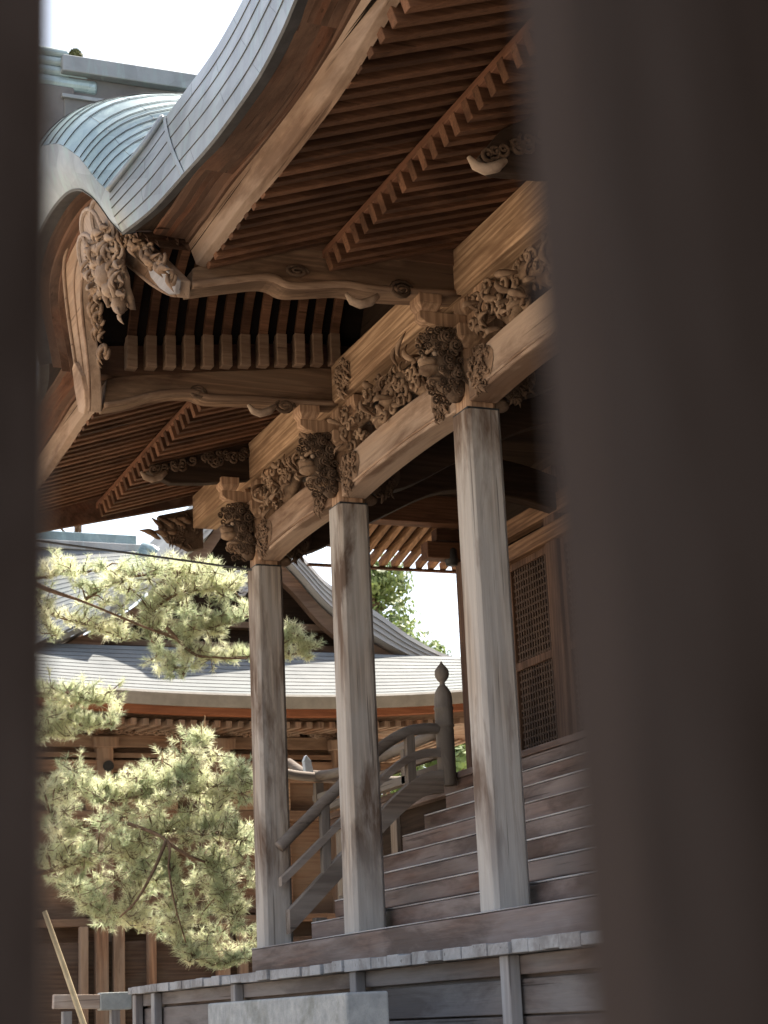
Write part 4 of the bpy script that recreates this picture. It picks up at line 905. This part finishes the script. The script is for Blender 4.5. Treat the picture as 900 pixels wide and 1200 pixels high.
Lw = [([(200, 930, 18.2), (222, 900, 18.1), (238, 865, 18.05)], .16, 6), ([(120, 920, 18.4), (150, 935, 18.3), (195, 925, 18.2), (235, 930, 18.1), (280, 925, 18.0)], .24, 5), ([(60, 930, 18.5), (90, 925, 18.4), (130, 940, 18.3)], .24, 5),
      ([(150, 990, 18.2), (190, 975, 18.1), (240, 975, 18.0), (285, 985, 17.9)], .25, 5), ([(60, 1020, 18.3), (95, 1000, 18.3), (140, 1000, 18.2)], .26, 5), ([(150, 990, 18.2), (165, 1030, 18.1), (150, 1070, 18.0), (165, 1085, 18.0)], .22, 4),
      ([(195, 1000, 18.0), (205, 1050, 17.9), (210, 1095, 17.9), (225, 1125, 17.8)], .17, 4), ([(240, 1000, 18.0), (260, 1040, 17.9), (275, 1075, 17.8)], .19, 5), ([(80, 1030, 18.3), (95, 1055, 18.2), (120, 1075, 18.1)], .20, 5), ([(225, 1120, 17.8), (255, 1130, 17.8), (285, 1122, 17.7)], .12, 3),
      ([(255, 950, 18.0), (275, 915, 18.0), (283, 905, 18.0)], .14, 4), ([(60, 960, 18.3), (70, 985, 18.3), (85, 1010, 18.3)], .2, 4)]
for pts, s_, dn in U: bough(pts, .02, Yp, s_, dn)
for pts, s_, dn in Lw: bough(pts, .018, Yp, s_, dn)
CND = plain('candle', (.45, .28, .16), (.6, .42, .26), 8)
for px, py in ((240, 838), (236, 848), (276, 893), (288, 890), (205, 875), (190, 880), (212, 868)):   # upright candle shoots
    p = at(px, py+14, Y=18.0); MB().tube([p, p+Vector((.004, 0, .12))], [.008, .004], 5).build('candle_shoot', CND, pine)
SK = []
for pts, s_, dn in U+Lw: SK += smooth_pts([at(px, py, Y=Y) for px, py, Y in pts], 5)
def inside(p, poly):
    r_ = False
    for (x1, y1), (x2, y2) in zip(poly, poly[1:]+poly[:1]):
        if (y1 > p[1]) != (y2 > p[1]) and p[0] < (x2-x1)*(p[1]-y1)/(y2-y1)+x1: r_ = not r_
    return r_
def fill(poly, nclump, per, rad, Y0, dY):
    xs_ = [p[0] for p in poly]; ys_ = [p[1] for p in poly]; k = 0
    while k < nclump:
        c = (rgp.uniform(min(xs_), max(xs_)), rgp.uniform(min(ys_), max(ys_)))
        if not inside(c, poly): continue
        k += 1; Yc_ = Y0+rgp.uniform(-dY, dY); cw = at(*c, Y=Yc_)
        nb = min(SK, key=lambda q: (q-cw).length_squared)
        if (nb-cw).length < .8: twigs.tube([nb, nb.lerp(cw, .5)+Vector((0, 0, .04)), cw], [.011, .008, .006], 5)
        ax = ((cw-nb).normalized()*.8+Vector((rgp.uniform(-.5, .5), rgp.uniform(-.5, .5), .45))).normalized()
        for j in range(per):
            e = cw+Vector((rgp.gauss(0, 1), rgp.gauss(0, 1.2), rgp.gauss(0, .8)))*rad*.62
            dv = (e-cw+ax*rad*.9+Vector((0, 0, .03))).normalized()
            twigs.tube([cw, e], [.005, .003], 4); tuft(e, dv, 38, .092)
fill([(45, 905), (75, 895), (110, 905), (150, 890), (195, 880), (212, 862), (238, 850), (250, 862), (262, 890), (285, 895), (298, 905), (298, 1060), (295, 1095), (292, 1125), (255, 1135), (232, 1125), (215, 1098), (190, 1082), (168, 1100), (150, 1080), (120, 1085), (90, 1070), (60, 1045), (48, 1000)], 150, 11, .12, 18.15, .45)
fill([(42, 648), (80, 656), (130, 662), (190, 655), (240, 655), (285, 672), (270, 700), (230, 720), (180, 725), (150, 755), (120, 742), (60, 738), (42, 700)], 42, 10, .105, 18.1, .35)
fill([(150, 738), (200, 725), (290, 705), (296, 765), (255, 785), (215, 800), (190, 785), (160, 765)], 26, 10, .095, 17.95, .3)
fill([(335, 740), (348, 738), (372, 762), (360, 780), (335, 786)], 6, 7, .07, 17.6, .12)
fill([(40, 795), (130, 802), (145, 832), (125, 868), (90, 866), (40, 864)], 20, 10, .105, 18.3, .3)
twigs.build('twig', BARK, pine, 0, True)
needles.build('needles', NEED, pine)
tag(MB().tube([at(52, 1068, Y=16.3), at(75, 1133, Y=16.2), at(98, 1200, Y=16.1), at(118, 1262, Y=16.0), at(205, 1540, Y=15.6)], [.022, .024, .026, .028, .03], 10).build('bamboo_pole', plain('bamboo', (.28, .22, .13), (.46, .38, .25), 5, .6, .1)),
    'thin pale bamboo pole leaning at the lower left below the pine', 'pole')
lr = thing('low_rail', 'low peeling wooden rail with a pale grey end beside the deck corner', 'rail', (4.2, 16.4, 0))
a_, b_ = at(62, 1174, Y=16.4), at(116, 1174, Y=16.4)
MB().bar(a_, b_, .08, .12).build('bar', wood((.2, .13, .09), (.4, .3, .23), 'X', (.15, .08, .05), .4, (.5, .47, .45)), lr, .006)
MB().box(b_.x, b_.x+.28, 16.34, 16.46, b_.z-.075, b_.z+.075).build('bar_end', plain('grey_end', (.24, .26, .26), (.36, .385, .39), 9, .8, .3), lr, .008)
for x in (a_.x+.12, b_.x+.14): MB().box(x-.04, x+.04, 16.36, 16.44, -1.5, b_.z-.07).build('post', WZ, lr, .005)

# ================================================================== cable, distant trees and shrubs
cb = [at(-60, 618, Y=16.9), at(40, 633, Y=16.6), at(120, 644, Y=16.2), at(210, 656, Y=15.8), at(296, 668, Y=15.2)]
tag(MB().tube(smooth_pts(cb, 6), .010, 6).build('cable', IRON), 'thin black cable running from the left pillar head past the pine', 'cable')
def crown_tree(name, label, cat, base, h, rad, trunk_h, mat, seed, shape='round', n=5200, leaf_s=.22):
    rg = random.Random(seed); t = thing(name, label, cat, base); bx, by, _ = base
    tr = MB(); tr.tube([(bx, by, -EYE), (bx+.1, by, -EYE+h*.4), (bx, by, -EYE+h*.85)], [rad*.09, rad*.06, .03], 9)
    lf = MB(); clumps = []
    for k in range(46 if h < 15 else 170):
        u = rg.random(); z = trunk_h+(h-trunk_h)*u
        rr = rad*((1-u)**.8*.95+.03) if shape == 'cone' else rad*math.sqrt(max(.02, 1-(2*u-.75)**2/1.6))*(.95 if u < .8 else .6)
        a = rg.uniform(0, 2*math.pi); q = rr*math.sqrt(rg.random()); c = Vector((bx+q*math.cos(a), by+q*math.sin(a), z-EYE)); clumps.append((c, rad*rg.uniform(.16, .32)*(1 if shape == 'round' or h < 15 else .18+.82*(1-u))))
        tr.tube([(bx, by, z-EYE-rad*.3), c], [rad*.02, .015], 5)
    tr.build('trunk', BARK, t, 0, True)
    for k in range(n):
        c, s = rg.choice(clumps); d = Vector((rg.gauss(0, 1), rg.gauss(0, 1), rg.gauss(0, .8))).normalized(); p = c+d*s*rg.uniform(.6, 1.1)
        a = Vector((rg.gauss(0, 1), rg.gauss(0, 1), rg.gauss(0, 1))).normalized(); b = a.cross(d+Vector((.01, .02, .5))).normalized(); a = b.cross(d).normalized()*leaf_s*rg.uniform(.6, 1.2); b *= leaf_s*.5
        o = len(lf.v); lf.v += [tuple(p-a), tuple(p+b), tuple(p+a), tuple(p-b)]; lf.f.append((o, o+1, o+2, o+3))
    lf.build('crown', mat, t); return t
GRN = leafmat('leaf_green', (.07, .11, .03), (.15, .20, .06), .35)
GRN2 = leafmat('leaf_dark', (.04, .06, .02), (.09, .11, .045), .25)
p = at(438, 700, Y=42); p = at(440, 700, Y=42); crown_tree('leafy_tree', 'round bright green tree rising behind the sunlit roof', 'tree', (p.x, 42, 0), at(445, 672, Y=42).z+EYE, 2.5, 6.0, GRN, 5, 'round', 11000, .10)
p = at(88, 60, Y=45); crown_tree('tall_conifer', 'tall dark conifer whose tip shows above the copper ridge', 'tree', (p.x, 45, 0), p.z+EYE, 2.0, 4, GRN2, 6, 'cone', 26000, .13)
for k, (px, Y, h, lab) in enumerate(((455, 33, 7.0, 'bushy green shrub seen beneath the curved handrail'), (525, 34, 7.4, 'green shrub glimpsed between finial post and hall pillar'), (372, 28.5, 4.9, 'low light green shrub behind the stair rail foot'))):
    p = at(px, 930, Y=Y); crown_tree('garden_shrub', lab, 'shrub', (p.x, Y, 0), h+EYE*.0, 1.5, .3, GRN, 20+k, 'round', 4200, .12)

# ================================================================== unseen roof added behind the camera to darken the fence post fronts
shade_rig = thing('added_shade_roof', 'unseen plain timber roof added behind the camera to shade the fence posts', 'added shade roof', (0, -2.2, 0))
MB().add([(-9, -3.6, 1.9), (9, -3.6, 1.9), (9, -.9, 1.6), (-9, -.9, 1.6), (-9, -3.6, 2.0), (9, -3.6, 2.0), (9, -.9, 1.7), (-9, -.9, 1.7)], [(0, 1, 2, 3), (4, 7, 6, 5), (0, 4, 5, 1), (3, 2, 6, 7), (0, 3, 7, 4), (1, 5, 6, 2)]).build('roof', DARKX, shade_rig)
for x in (-6, -3, 3, 6): MB().box(x-.08, x+.08, -1.2, -1.04, -1.5, 1.60).build('post', DARK, shade_rig, .01)
# ================================================================== fence posts right in front of the lens
def post_at(px, py, d, wx, wy, nm, lab, dx=0):
    p = ray(px, py)*d; o = MB().box(p.x+dx, p.x+dx+wx, p.y, p.y+wy, -EYE, 1.6)
    return tag(o.build(nm, POSTM, None, .006), lab, 'fence post', 'dark posts of the fence looked through')
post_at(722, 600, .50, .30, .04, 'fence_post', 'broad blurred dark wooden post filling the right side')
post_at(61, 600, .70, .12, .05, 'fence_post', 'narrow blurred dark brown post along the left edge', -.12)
